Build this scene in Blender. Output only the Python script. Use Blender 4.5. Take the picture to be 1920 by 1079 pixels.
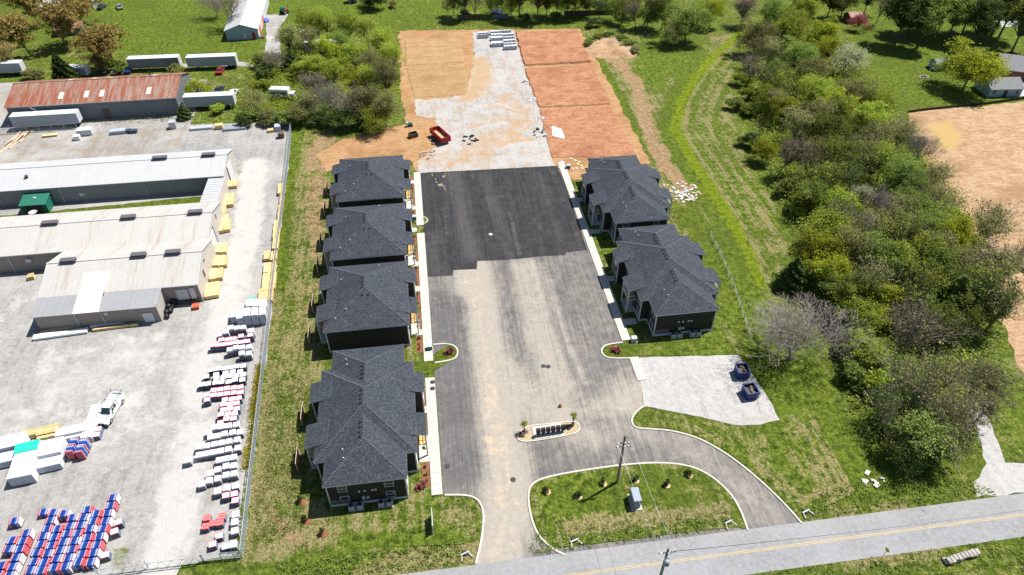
import bpy, bmesh, math, random
import numpy as np
from mathutils import Vector, Matrix
from mathutils.geometry import delaunay_2d_cdt

# ------------------------------------------------------------------ camera, sky, sun, exposure
scn = bpy.context.scene
for o in list(bpy.data.objects): bpy.data.objects.remove(o, do_unlink=True)
col = scn.collection
CAMH, PITCH, YAW, FPX = 85.0, math.radians(40.8), math.radians(-7.8), 1300.0
cam = bpy.data.cameras.new('camera'); camo = bpy.data.objects.new('camera', cam); col.objects.link(camo)
camo.location = (0, 0, CAMH); camo.rotation_euler = (math.pi/2 - PITCH, 0, YAW)
cam.sensor_width = 36; cam.lens = 36*FPX/1920; cam.clip_start = 1; cam.clip_end = 9000
scn.camera = camo
SUN_AZ, SUN_EL = math.radians(24), math.radians(60)          # azimuth from +X towards +Y
w = bpy.data.worlds.new('World'); scn.world = w; w.use_nodes = True
nt = w.node_tree; bg = nt.nodes['Background']
sky = nt.nodes.new('ShaderNodeTexSky'); sky.sky_type = 'NISHITA'; sky.sun_disc = False
sky.sun_elevation = SUN_EL; sky.sun_rotation = math.pi/2 - SUN_AZ; sky.air_density = 1.0; sky.dust_density = 0.6
nt.links.new(sky.outputs[0], bg.inputs[0]); bg.inputs[1].default_value = 0.06
sl = bpy.data.lights.new('sun', 'SUN'); sl.energy = 5.0; sl.angle = math.radians(0.5); sl.color = (1, 0.95, 0.87)
so = bpy.data.objects.new('sun', sl); col.objects.link(so)
sd = Vector((math.cos(SUN_EL)*math.cos(SUN_AZ), math.cos(SUN_EL)*math.sin(SUN_AZ), math.sin(SUN_EL)))
so.rotation_euler = sd.to_track_quat('Z', 'Y').to_euler(); so.location = (60, 30, 120)
scn.view_settings.view_transform = 'Standard'; scn.view_settings.look = 'None'
scn.view_settings.exposure = 0.74; scn.view_settings.gamma = 1.0; scn.view_settings.use_curve_mapping = False
scn.render.engine = 'CYCLES'; scn.render.resolution_x = 1024; scn.render.resolution_y = 575
RND = random.Random(7)

# ------------------------------------------------------------------ measuring helper: a pixel of the survey photo -> point on the level z
_c, _s = math.cos(PITCH), math.sin(PITCH); _cy, _sy = math.cos(-YAW), math.sin(-YAW)
def at(px, py, z=0.0):
    u = (px-960)/FPX; v = (539.5-py)/FPX
    dx, dy, dz = u, _c+v*_s, -_s+v*_c
    t = (z-CAMH)/dz; x, y = dx*t, dy*t
    return (x*_cy + y*_sy, -x*_sy + y*_cy)
def atl(pts, z=0.0): return [at(a, b, z) for a, b in pts]

# ------------------------------------------------------------------ materials
class NT:
    def __init__(s, name):
        s.m = bpy.data.materials.new(name); s.m.use_nodes = True; s.t = s.m.node_tree
        s.b = s.t.nodes['Principled BSDF']; s.out = s.t.nodes['Material Output']; s._tc = None
    def n(s, kind): return s.t.nodes.new(kind)
    def L(s, a, b): s.t.links.new(a, b)
    def co(s):
        if not s._tc: s._tc = s.n('ShaderNodeTexCoord').outputs['Object']
        return s._tc
    def map(s, scale=(1,1,1), rot=(0,0,0), vec=None):
        m = s.n('ShaderNodeMapping'); s.L(vec or s.co(), m.inputs[0]); m.inputs['Scale'].default_value = scale; m.inputs['Rotation'].default_value = rot
        return m.outputs[0]
    def noise(s, scale, detail=3, rough=.55, vec=None, dist=0):
        m = s.n('ShaderNodeTexNoise'); s.L(vec or s.co(), m.inputs['Vector']); m.inputs['Scale'].default_value = scale
        m.inputs['Detail'].default_value = detail; m.inputs['Roughness'].default_value = rough; m.inputs['Distortion'].default_value = dist
        return m.outputs[0]
    def vor(s, scale, vec=None, out=0):
        m = s.n('ShaderNodeTexVoronoi'); s.L(vec or s.co(), m.inputs['Vector']); m.inputs['Scale'].default_value = scale
        return m.outputs[out]
    def wave(s, scale, axis='X', vec=None, dist=0):
        m = s.n('ShaderNodeTexWave'); s.L(vec or s.co(), m.inputs['Vector']); m.bands_direction = axis; m.inputs['Scale'].default_value = scale; m.inputs['Distortion'].default_value = dist
        return m.outputs['Fac']
    def ramp(s, f, stops, interp='LINEAR'):
        m = s.n('ShaderNodeValToRGB'); s.L(f, m.inputs[0]); m.color_ramp.interpolation = interp
        el = m.color_ramp.elements
        while len(el) < len(stops): el.new(0.5)
        for e, (p, c) in zip(el, stops):
            e.position = p; e.color = (c, c, c, 1) if not isinstance(c, tuple) else c+(1,)
        return m.outputs[0]
    def sm(s, f, lo, hi):
        m = s.n('ShaderNodeMapRange'); m.interpolation_type = 'SMOOTHSTEP'; s.L(f, m.inputs[0])
        m.inputs[1].default_value = lo; m.inputs[2].default_value = hi; return m.outputs[0]
    def math(s, op, a, b=0.0, clamp=False):
        m = s.n('ShaderNodeMath'); m.operation = op; m.use_clamp = clamp
        for i, v in ((0, a), (1, b)):
            if isinstance(v, (int, float)): m.inputs[i].default_value = v
            else: s.L(v, m.inputs[i])
        return m.outputs[0]
    def mix(s, f, a, b, blend='MIX'):
        m = s.n('ShaderNodeMix'); m.data_type = 'RGBA'; m.blend_type = blend
        for i, v in ((0, f), (6, a), (7, b)):
            if isinstance(v, (int, float)): m.inputs[i].default_value = v
            elif isinstance(v, tuple): m.inputs[i].default_value = v+(1,)
            else: s.L(v, m.inputs[i])
        return m.outputs[2]
    def attr(s, name):
        m = s.n('ShaderNodeAttribute'); m.attribute_name = name; return m
    def zone(s):
        a = s.attr('zone'); sp = s.n('ShaderNodeSeparateColor'); s.L(a.outputs['Color'], sp.inputs[0]); return sp.outputs[0], sp.outputs[1], sp.outputs[2]
    def rnd(s): return s.n('ShaderNodeObjectInfo').outputs['Random']
    def bump(s, h, strength=.4, dist=.05):
        m = s.n('ShaderNodeBump'); m.inputs['Strength'].default_value = strength; m.inputs['Distance'].default_value = dist
        s.L(h, m.inputs['Height']); s.L(m.outputs[0], s.b.inputs['Normal'])
    def fin(s, c, rough=.8, metal=0.0, spec=.3):
        if isinstance(c, tuple): s.b.inputs['Base Color'].default_value = c+(1,)
        else: s.L(c, s.b.inputs['Base Color'])
        if isinstance(rough, float): s.b.inputs['Roughness'].default_value = rough
        else: s.L(rough, s.b.inputs['Roughness'])
        s.b.inputs['Metallic'].default_value = metal; s.b.inputs['Specular IOR Level'].default_value = spec
        return s.m
def plain(name, c, rough=.7, var=.18, scale=2.0, metal=0.0, spec=.3):
    k = NT(name); n = k.noise(scale, 4, .6)
    d = tuple(v*(1-var) for v in c); l = tuple(min(1, v*(1+var)) for v in c)
    return k.fin(k.ramp(n, [(.3, d), (.7, l)]), rough, metal, spec)

def grass_mat():
    k = NT('grass'); R, G, B = k.zone()
    n0 = k.noise(.045, 4, .6); n1 = k.noise(.22, 5, .65); n2 = k.noise(.95, 4, .72); n3 = k.noise(2.6, 4, .8)
    mow = k.noise(1.0, 3, .6, k.map((1.5, .07, 1), (0, 0, .25)))
    f = k.math('ADD', k.math('MULTIPLY', n1, .62), k.math('ADD', k.math('MULTIPLY', n2, .36), k.math('MULTIPLY', n3, .30)))
    f = k.math('ADD', f, k.math('MULTIPLY', k.math('SUBTRACT', R, .5), .62))
    f = k.math('ADD', f, k.math('MULTIPLY', k.math('SUBTRACT', mow, .5), .5))
    straw = k.sm(f, .60, .76)
    g = k.ramp(k.math('ADD', k.math('MULTIPLY', n2, .6), k.math('MULTIPLY', n3, .4)), [(.37, (.014, .034, .004)), (.48, (.074, .110, .012)), (.6, (.18, .23, .032))])
    g = k.mix(k.sm(n0, .42, .62), g, k.mix(.5, g, (.075, .10, .016)))
    g = k.mix(k.math('MULTIPLY', k.sm(n1, .52, .62), .5), g, (.125, .18, .014))
    st = k.ramp(n3, [(.34, (.11, .10, .032)), (.5, (.235, .20, .088)), (.64, (.38, .335, .20))])
    c = k.mix(k.math('MULTIPLY', straw, .85), g, st)
    lush = k.ramp(n2, [(.35, (.075, .12, .005)), (.62, (.185, .235, .012))])
    c = k.mix(k.sm(k.math('ADD', G, k.math('MULTIPLY', k.math('SUBTRACT', k.math('ADD', k.math('MULTIPLY', n1, .5), k.math('MULTIPLY', n2, .5)), .5), 2.2)), .3, .8), c, lush)
    soil = k.ramp(k.math('ADD', k.math('MULTIPLY', n2, .5), k.math('MULTIPLY', n3, .5)), [(.36, (.16, .10, .05)), (.5, (.29, .195, .105)), (.62, (.40, .31, .20))])
    c = k.mix(k.sm(k.math('ADD', B, k.math('MULTIPLY', k.math('SUBTRACT', n1, .5), 1.1)), .42, .72), c, soil)
    k.bump(k.math('ADD', n2, k.math('MULTIPLY', n3, .8)), 1.0, .45)
    return k.fin(c, .95, 0, .1)
def gravel_mat(name, base, dirt, white=(.455, .446, .432)):
    k = NT(name); R, G, B = k.zone()
    n0 = k.noise(.06, 4, .6); n1 = k.noise(.25, 6, .68); n2 = k.noise(1.2, 5, .75); n3 = k.noise(3.6, 3, .8); v = k.vor(6)
    st = k.noise(1.0, 4, .6, k.map((.9, .08, 1), (0, 0, -.1)))
    f = k.math('ADD', k.math('MULTIPLY', n2, .5), k.math('MULTIPLY', n3, .5))
    d = tuple(x*.66 for x in base); l = tuple(min(1, x*1.2) for x in base)
    c = k.ramp(f, [(.36, d), (.5, base), (.63, l)])
    c = k.mix(k.math('MULTIPLY', k.sm(k.math('ADD', n1, k.math('MULTIPLY', k.math('SUBTRACT', st, .5), .8)), .47, .6), .65), c, k.ramp(f, [(.36, tuple(x*.45 for x in base)), (.63, tuple(x*.95 for x in base))]))
    c = k.mix(k.math('MULTIPLY', k.sm(n0, .46, .6), .4), c, k.ramp(f, [(.36, tuple(x*.8 for x in white)), (.63, white)]))
    c = k.mix(k.math('MULTIPLY', k.sm(v, .0, .16), 0.0), c, d)
    wf = k.sm(k.math('ADD', R, k.math('MULTIPLY', k.math('SUBTRACT', n1, .5), 1.6)), .35, .7)
    c = k.mix(k.math('MULTIPLY', wf, .85), c, k.ramp(f, [(.3, tuple(x*.82 for x in white)), (.7, white)]))
    df = k.sm(k.math('ADD', G, k.math('MULTIPLY', k.math('SUBTRACT', k.math('ADD', k.math('MULTIPLY', n1, .6), k.math('MULTIPLY', n2, .4)), .5), 1.5)), .42, .74)
    c = k.mix(k.math('MULTIPLY', df, .85), c, k.ramp(f, [(.3, tuple(x*.7 for x in dirt)), (.7, tuple(min(1, x*1.2) for x in dirt))]))
    wd = k.sm(k.math('ADD', B, k.math('MULTIPLY', k.math('SUBTRACT', k.math('ADD', k.math('MULTIPLY', n1, .5), k.math('MULTIPLY', n2, .5)), .5), 1.6)), .5, .75)
    c = k.mix(wd, c, k.ramp(n3, [(.3, (.05, .08, .012)), (.7, (.17, .18, .06))]))
    sp = k.noise(5, 2, .5); c = k.mix(k.math('MULTIPLY', k.sm(sp, .70, .76), .7), c, (.12, .10, .08))
    k.bump(k.math('ADD', n2, k.math('MULTIPLY', n3, .6)), .6, .12)
    return k.fin(c, .92, 0, .15)
def asphalt_mat(name, base, dust, fac, along='y', marble=1.0):
    k = NT(name); R, G, B = k.zone()
    n0 = k.noise(.12, 4, .6); n1 = k.noise(.5, 6, .68); n2 = k.noise(1.6, 5, .75); n3 = k.noise(5, 3, .8)
    rz_ = 0 if along == 'y' else math.pi/2
    st = k.noise(1.0, 5, .7, k.map((1.7, .045, 1), (0, 0, rz_)), .3); st2 = k.noise(1.0, 4, .7, k.map((5, .12, 1), (0, 0, rz_+.03)), .2)
    mb = k.noise(.28, 6, .72, None, 1.8)
    d = tuple(x*.62 for x in base); l = tuple(x*1.35 for x in base)
    c = k.ramp(k.math('ADD', k.math('MULTIPLY', n2, .5), k.math('MULTIPLY', n3, .5)), [(.33, d), (.5, base), (.67, l)])
    c = k.mix(k.math('MULTIPLY', k.sm(n0, .4, .65), .35), c, tuple(x*1.5 for x in base))
    f = k.math('ADD', R, k.math('ADD', k.math('MULTIPLY', k.math('SUBTRACT', st, .5), .9), k.math('MULTIPLY', k.math('SUBTRACT', n1, .5), .6)))
    f = k.math('ADD', f, k.math('MULTIPLY', k.math('SUBTRACT', st2, .5), .9)); f = k.math('ADD', f, k.math('MULTIPLY', k.math('SUBTRACT', mb, .5), 1.0*marble))
    c = k.mix(k.math('MULTIPLY', k.sm(f, .0, 1.15), fac), c, k.ramp(n2, [(.3, tuple(x*.75 for x in dust)), (.7, dust)]))
    c = k.mix(k.math('MULTIPLY', k.sm(k.math('ADD', G, k.math('MULTIPLY', k.math('SUBTRACT', n1, .5), .8)), .4, .75), .8), c, tuple(x*.55 for x in base))
    tan = k.sm(k.math('ADD', B, k.math('MULTIPLY', k.math('SUBTRACT', n1, .5), 1.0)), .4, .8)
    c = k.mix(k.math('MULTIPLY', tan, .85), c, k.ramp(n2, [(.3, (.36, .27, .18)), (.7, (.52, .43, .32))]))
    c = k.mix(k.math('MULTIPLY', k.sm(k.noise(1.3, 5, .8), .66, .78), .55), c, tuple(min(1, x*1.9) for x in base))
    k.bump(n3, .35, .02)
    return k.fin(c, .88, 0, .25)
def clay_mat(name, cols, green=0.0):
    k = NT(name); R, G, B = k.zone()
    n0 = k.noise(.09, 4, .6); n1 = k.noise(.3, 6, .68); n2 = k.noise(1.1, 5, .75); n3 = k.noise(3.2, 3, .8)
    tr = k.noise(1.0, 4, .65, k.map((.25, 2.2, 1), (0, 0, .6)), 1.2)
    f = k.math('ADD', k.math('MULTIPLY', n1, .35), k.math('ADD', k.math('MULTIPLY', n2, .4), k.math('MULTIPLY', n3, .25)))
    c = k.ramp(f, [(.39, cols[0]), (.5, cols[1]), (.6, cols[2])])
    c = k.mix(k.math('MULTIPLY', k.sm(tr, .47, .6), .6), c, cols[2])
    c = k.mix(k.math('MULTIPLY', k.sm(n0, .5, .66), .5), c, cols[0])
    c = k.mix(k.sm(k.math('ADD', R, k.math('MULTIPLY', k.math('SUBTRACT', n1, .5), 1.2)), .42, .75), c, (.40, .36, .31))
    gs = k.sm(k.math('ADD', k.math('ADD', k.math('MULTIPLY', n2, .5), k.math('MULTIPLY', n3, .5)), k.math('MULTIPLY', G, .3)), .60-.08*green, .68)
    c = k.mix(k.math('MULTIPLY', gs, .25+.5*green), c, (.12, .12, .04))
    c = k.mix(k.sm(k.math('ADD', B, k.math('MULTIPLY', k.math('SUBTRACT', n1, .5), .8)), .4, .8), c, (.38, .275, .11))
    k.bump(k.math('ADD', n2, n3), .8, .15)
    return k.fin(c, .95, 0, .1)
def metal_sheet(name, c1, c2, axis=0, rust=0.0, pitch=1.0, rough=.55, spots=()):
    k = NT(name)
    wv = k.wave(1.6*pitch, 'XYZ'[axis]); n1 = k.noise(.35, 5, .65); n2 = k.noise(3, 4, .7)
    sc = [1.2, 1.2, 1.2]; sc[1 if axis == 0 else 0] = .06; sc[2] = .3
    stn = k.noise(1.0, 5, .7, k.map(tuple(sc)))
    c = k.ramp(k.math('ADD', k.math('MULTIPLY', n1, .5), k.math('MULTIPLY', n2, .5)), [(.3, c2), (.7, c1)])
    c = k.mix(k.math('MULTIPLY', k.sm(wv, .7, 1.0), .42), c, tuple(x*.55 for x in c1))
    if rust > 0:
        c = k.mix(k.math('MULTIPLY', k.sm(stn, .68-.34*rust, .84-.34*rust), min(1, .35+rust)), c, k.ramp(n2, [(.3, (.13, .035, .018)), (.55, (.26, .075, .035)), (.75, (.42, .17, .09))]))
    else:
        c = k.mix(k.math('MULTIPLY', k.sm(stn, .55, .75), .25), c, tuple(x*.6 for x in c1))
    if spots:      # rust that has run down from the ridge vents
        sp = k.n('ShaderNodeSeparateXYZ'); k.L(k.co(), sp.inputs[0]); tot = None
        for x0, wd in spots:
            d = k.math('SUBTRACT', 1.0, k.sm(k.math('ABSOLUTE', k.math('SUBTRACT', sp.outputs[0], x0)), wd*.7, wd*1.1)); tot = d if tot is None else k.math('MAXIMUM', tot, d)
        sn = k.noise(1.0, 4, .7, k.map((2.6, .10, .3))); c = k.mix(k.math('MULTIPLY', k.math('MULTIPLY', tot, k.sm(sn, .46, .66)), .42), c, (.27, .16, .085))
    k.bump(wv, .5, .05)
    return k.fin(c, rough, 0.0, .4)
def leaf_mat(name, dark, light, trans=.3):
    k = NT(name); a = k.attr('lv').outputs['Fac']; r = k.rnd()
    f = k.math('ADD', k.math('MULTIPLY', a, .75), k.math('MULTIPLY', r, .25))
    c = k.mix(f, dark, light)
    hs = k.n('ShaderNodeHueSaturation'); k.L(c, hs.inputs['Color'])
    k.L(k.math('ADD', .492, k.math('MULTIPLY', r, .02)), hs.inputs['Hue']); k.L(k.math('ADD', .8, k.math('MULTIPLY', r, .4)), hs.inputs['Value'])
    d = k.n('ShaderNodeBsdfDiffuse'); t = k.n('ShaderNodeBsdfTranslucent'); mx = k.n('ShaderNodeMixShader'); mx.inputs[0].default_value = trans
    k.L(hs.outputs[0], d.inputs[0]); k.L(hs.outputs[0], t.inputs[0]); k.L(d.outputs[0], mx.inputs[1]); k.L(t.outputs[0], mx.inputs[2])
    k.L(mx.outputs[0], k.out.inputs[0]); k.t.nodes.remove(k.b)
    return k.m
def shingle_mat():
    k = NT('shingles'); n1 = k.noise(.5, 3, .6); n2 = k.noise(3.0, 3, .8); n3 = k.noise(6.5, 2, .8)
    f = k.math('ADD', k.math('MULTIPLY', n2, .55), k.math('ADD', k.math('MULTIPLY', n3, .35), k.math('MULTIPLY', n1, .1)))
    c = k.ramp(f, [(.35, (.011, .014, .021)), (.49, (.029, .035, .047)), (.63, (.078, .089, .11))])
    k.bump(k.wave(9, 'Z'), .3, .02)
    return k.fin(c, .85, 0, .3)
def siding_mat(name, c, axis='Z', pitch=2.6):
    k = NT(name); wv = k.wave(pitch, axis); n = k.noise(1.5, 4, .6)
    cc = k.ramp(n, [(.3, tuple(x*.8 for x in c)), (.7, tuple(x*1.15 for x in c))])
    cc = k.mix(k.math('MULTIPLY', k.sm(wv, .8, 1), .4), cc, tuple(x*.5 for x in c)); k.bump(wv, .4, .03)
    return k.fin(cc, .7, 0, .3)
def wood_mat(name, c, axis=1):
    k = NT(name); sc = [6, 6, 6]; sc[axis] = .4
    n = k.noise(1, 4, .6, k.map(tuple(sc))); r = k.rnd()
    cc = k.ramp(n, [(.3, tuple(x*.72 for x in c)), (.7, tuple(min(1, x*1.15) for x in c))])
    hs = k.n('ShaderNodeHueSaturation'); k.L(cc, hs.inputs['Color']); k.L(k.math('ADD', .85, k.math('MULTIPLY', r, .3)), hs.inputs['Value'])
    return k.fin(hs.outputs[0], .75, 0, .2)
def bag_mat(name):
    k = NT(name); sp = k.n('ShaderNodeSeparateXYZ'); k.L(k.co(), sp.inputs[0]); n = k.noise(6, 3, .7)
    x = k.math('ADD', k.math('ADD', k.math('DIVIDE', sp.outputs[0], 1.36), .5), k.math('MULTIPLY', k.math('SUBTRACT', n, .5), .06))
    y = k.math('FRACT', k.math('ADD', k.math('MULTIPLY', k.math('ADD', sp.outputs[1], .55), 4/1.1), .0))
    half = k.sm(k.math('ABSOLUTE', k.math('SUBTRACT', y, .5)), .30, .38)
    dk = k.ramp(x, [(0, (.50, .03, .045)), (.17, (.55, .56, .60)), (.21, (.012, .035, .22)), (.58, (.03, .11, .36)), (.70, (.42, .50, .62)), (.78, (.015, .04, .22)), (.86, (.45, .05, .07)), (.93, (.6, .6, .63))], 'CONSTANT')
    lt = k.ramp(x, [(0, (.45, .33, .38)), (.17, (.4, .42, .5)), (.21, (.02, .06, .28)), (.58, (.06, .17, .42)), (.70, (.46, .55, .66)), (.93, (.6, .6, .63))], 'CONSTANT')
    return k.fin(k.mix(half, dk, lt), .4, 0, .4)
def printed_mat(name, stops, scale, axis, base=None):
    """printed plastic film: colour bands along one axis of each bag row"""
    k = NT(name); m = k.map((1, 1, 1)); sp = k.n('ShaderNodeSeparateXYZ'); k.L(m, sp.inputs[0])
    f = k.math('FRACT', k.math('MULTIPLY', sp.outputs[axis], scale)); n = k.noise(7, 3, .7)
    f = k.math('ADD', f, k.math('MULTIPLY', k.math('SUBTRACT', n, .5), .10))
    return k.fin(k.ramp(f, stops, 'CONSTANT'), .4, 0, .4)

M = {}
M['grass'] = grass_mat()
M['yard'] = gravel_mat('yard_gravel', (.275, .27, .265), (.26, .205, .15))
M['site_gravel'] = gravel_mat('site_gravel', (.34, .332, .325), (.38, .245, .13))
M['pad_gravel'] = gravel_mat('pad_gravel', (.345, .34, .34), (.31, .25, .19), (.44, .435, .43))
M['asphalt'] = asphalt_mat('old_asphalt', (.085, .083, .086), (.365, .332, .288), .92)
M['new_asphalt'] = asphalt_mat('new_asphalt', (.017, .017, .020), (.10, .098, .10), .75)
M['road'] = asphalt_mat('road_asphalt', (.215, .222, .24), (.31, .30, .285), .6, 'x', .5)
M['clay'] = clay_mat('clay', [(.22, .105, .042), (.33, .185, .085), (.41, .275, .165)])
M['red_clay'] = clay_mat('red_clay', [(.205, .078, .038), (.31, .14, .075), (.40, .23, .145)])
M['tan_clay'] = clay_mat('tan_clay', [(.25, .14, .062), (.34, .21, .105), (.43, .30, .175)], .5)
M['field_soil'] = clay_mat('field_soil', [(.22, .125, .06), (.33, .21, .12), (.44, .33, .225)])
M['concrete'] = plain('concrete', (.43, .42, .39), .85, .1, 1.5)
M['kerb'] = plain('kerb_concrete', (.46, .44, .395), .85, .14, 2)
M['mulch'] = plain('mulch', (.19, .075, .04), .95, .45, 4)
M['rivergravel'] = plain('tan_gravel', (.36, .28, .185), .9, .35, 6)
M['yellow'] = plain('yellow_paint', (.44, .32, .12), .6, .25, 3)
M['white_line'] = plain('white_paint', (.62, .61, .58), .6, .2, 3)
M['shingle'] = shingle_mat()
M['capshingle'] = plain('ridge_cap_shingle', (.085, .095, .115), .85, .5, 5)
M['siding'] = siding_mat('dark_siding', (.030, .026, .024))
M['greysiding'] = siding_mat('grey_siding', (.10, .115, .135))
M['trim'] = plain('white_trim', (.55, .56, .58), .5, .06)
M['glass'] = NT('window_glass').fin((.03, .04, .05), .08, 0, .6)
M['deckwood'] = wood_mat('deck_wood', (.60, .40, .15), 0)
M['fencewood'] = wood_mat('fence_wood', (.52, .40, .29), 2)
M['lumber'] = wood_mat('lumber', (.66, .50, .25), 1)
M['oldwood'] = wood_mat('old_wood', (.12, .09, .07), 2)
M['film'] = plain('white_film', (.66, .67, .70), .35, .06, 2, 0, .4)
M['greyfilm'] = plain('grey_film', (.36, .40, .47), .4, .2, 3, 0, .4)
M['bluefilm'] = plain('blue_film', (.08, .20, .42), .4, .4, 4)
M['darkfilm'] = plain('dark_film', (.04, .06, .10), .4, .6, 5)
M['green_tarp'] = plain('green_tarp', (.02, .50, .36), .5, .12, 2)
M['roofwhite'] = metal_sheet('white_roof_sheet', (.47, .48, .495), (.40, .41, .425), 0)
M['roofwhite_r'] = metal_sheet('stained_roof_sheet', (.47, .465, .45), (.40, .395, .38), 0, .16, 1.0, .55, [(-74.2,1.7),(-59.6,1.5),(-46.9,1.4),(-66.2,1.5),(-54.0,1.6),(-48.0,1.5)])
M['roofnew'] = plain('new_roof_sheet', (.70, .685, .645), .5, .03, 1)
M['roofgrey'] = metal_sheet('grey_roof_sheet', (.30, .31, .33), (.25, .26, .28), 0)
M['roofrust'] = metal_sheet('rusty_roof_sheet', (.34, .24, .2), (.2, .12, .09), 0, .75)
M['wallgrey'] = metal_sheet('grey_wall_sheet', (.27, .29, .31), (.23, .25, .27), 0)
M['walltaupe'] = metal_sheet('taupe_wall_sheet', (.29, .26, .235), (.25, .225, .20), 0, 0, 1.6)
M['wallcream'] = metal_sheet('cream_wall_sheet', (.50, .475, .44), (.45, .43, .40), 1)
M['wallblue'] = metal_sheet('weathered_wall_sheet', (.16, .19, .22), (.10, .115, .13), 0, .2, .8)
M['wallpale'] = metal_sheet('pale_blue_sheet', (.30, .42, .52), (.26, .37, .46), 0)
M['skylight'] = plain('skylight_sheet', (.60, .56, .50), .5, .15)
M['galv'] = plain('galvanised_steel', (.42, .45, .48), .45, .15, 3, .2, .5)
M['wire'] = plain('steel_wire', (.40, .44, .50), .5, .1, 3, 0, .4)
M['darkmetal'] = plain('dark_metal', (.035, .035, .04), .5, .3, 3)
M['ventmetal'] = plain('vent_metal', (.10, .10, .11), .5, .3, 3)
M['black'] = plain('black_plastic', (.012, .012, .014), .45, .3, 3)
M['tyre'] = plain('tyre_rubber', (.015, .015, .015), .85, .3, 3)
M['trailerwhite'] = plain('trailer_white', (.50, .52, .545), .5, .1, 1)
M['trailerblue'] = metal_sheet('trailer_side', (.36, .41, .46), (.30, .35, .40), 0, .06, .8)
M['greenpaint'] = metal_sheet('green_sheet', (.015, .16, .11), (.012, .12, .085), 0)
M['redpaint'] = plain('red_paint', (.32, .015, .02), .45, .2, 2)
M['orangered'] = plain('coral_paint', (.62, .14, .07), .6, .1)
M['bluepaint'] = plain('blue_paint', (.010, .028, .15), .45, .25, 2)
M['brightblue'] = plain('bright_blue', (.02, .10, .40), .5, .2, 2)
M['carwhite'] = plain('white_car_paint', (.62, .63, .65), .25, .03, 1, 0, .5)
M['carglass'] = NT('car_glass').fin((.012, .035, .04), .06, 0, .7)
M['chrome'] = plain('bright_metal', (.55, .56, .58), .3, .1, 2, .7)
M['lampglass'] = plain('lamp_glass', (.7, .7, .68), .15, .1)
M['pole'] = wood_mat('pole_wood', (.10, .08, .07), 2)
M['porcelain'] = plain('insulator', (.5, .5, .48), .3, .1)
M['transf'] = plain('transformer_paint', (.24, .28, .34), .5, .1)
M['bark'] = plain('bark', (.10, .085, .07), .9, .4, 4)
M['greybark'] = plain('grey_bark', (.235, .21, .195), .9, .3, 4)
M['twig'] = plain('grey_twig', (.40, .265, .25), .9, .3, 3)
M['browntwig'] = plain('brown_twig', (.21, .18, .155), .9, .35, 3)
M['leaf_spring'] = leaf_mat('leaf_spring', (.13, .17, .022), (.48, .55, .09), .45)
M['leaf_yellow'] = leaf_mat('leaf_yellow', (.15, .18, .018), (.50, .54, .06), .4)
M['leaf_mid'] = leaf_mat('leaf_mid', (.08, .115, .025), (.33, .41, .10), .45)
M['leaf_olive'] = leaf_mat('leaf_olive', (.12, .13, .045), (.42, .43, .17), .45)
M['leaf_dark'] = leaf_mat('leaf_dark', (.04, .06, .02), (.18, .23, .07), .35)
M['leaf_pale'] = leaf_mat('leaf_pale', (.20, .22, .10), (.52, .52, .34), .3)
M['leaf_orange'] = leaf_mat('leaf_orange', (.16, .125, .035), (.48, .36, .13), .4)
M['leaf_pink'] = leaf_mat('leaf_pink', (.20, .05, .06), (.42, .15, .17), .3)
M['leaf_purple'] = leaf_mat('leaf_purple', (.13, .115, .08), (.36, .31, .23), .35)
M['leaf_flower'] = leaf_mat('leaf_flower', (.20, .22, .012), (.62, .46, .01), .2)
M['rock'] = plain('rock', (.34, .32, .30), .9, .3, 2)
M['brownsoil'] = plain('dark_soil', (.20, .11, .06), .95, .35, 1.5)
M['tansoil'] = plain('tan_soil', (.46, .32, .19), .95, .3, 1.5)
M['houseroof'] = plain('grey_shingle', (.17, .18, .19), .85, .25, 4)
M['brick'] = plain('brick_wall', (.16, .07, .05), .85, .2, 3)
M['signyellow'] = plain('sign_yellow', (.60, .55, .02), .5, .05)
M['orange'] = plain('cone_orange', (.55, .05, .02), .5, .1)
RB = [(0, (.55, .035, .05)), (.22, (.62, .62, .66)), (.27, (.015, .05, .30)), (.55, (.05, .19, .50)), (.72, (.50, .60, .72)), (.78, (.015, .05, .30)), (.88, (.6, .05, .07)), (.95, (.7, .7, .72))]
M['ragbag'] = bag_mat('red_blue_bag_print')
M['pinkbag'] = printed_mat('pink_bag_print', [(0, (.72, .68, .70)), (.30, (.62, .09, .17)), (.62, (.78, .74, .76)), (.82, (.25, .25, .32)), (.90, (.78, .75, .77))], 1/1.1, 1)
M['dotbag'] = printed_mat('dotted_bag_print', [(0, (.74, .75, .77)), (.30, (.26, .29, .38)), (.50, (.76, .77, .78)), (.80, (.45, .47, .52)), (.88, (.77, .78, .79))], 1/1.1, 1)
M['redbag'] = printed_mat('red_bundle_print', [(0, (.66, .10, .10)), (.3, (.74, .45, .45)), (.42, (.60, .06, .07)), (.7, (.72, .30, .30)), (.8, (.55, .05, .06))], 2.2, 1)
M['sidebag'] = printed_mat('dark_side_print', [(0, (.03, .05, .10)), (.35, (.10, .16, .28)), (.6, (.03, .035, .06)), (.8, (.22, .07, .10)), (.9, (.04, .07, .14))], 3.3, 0)

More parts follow.
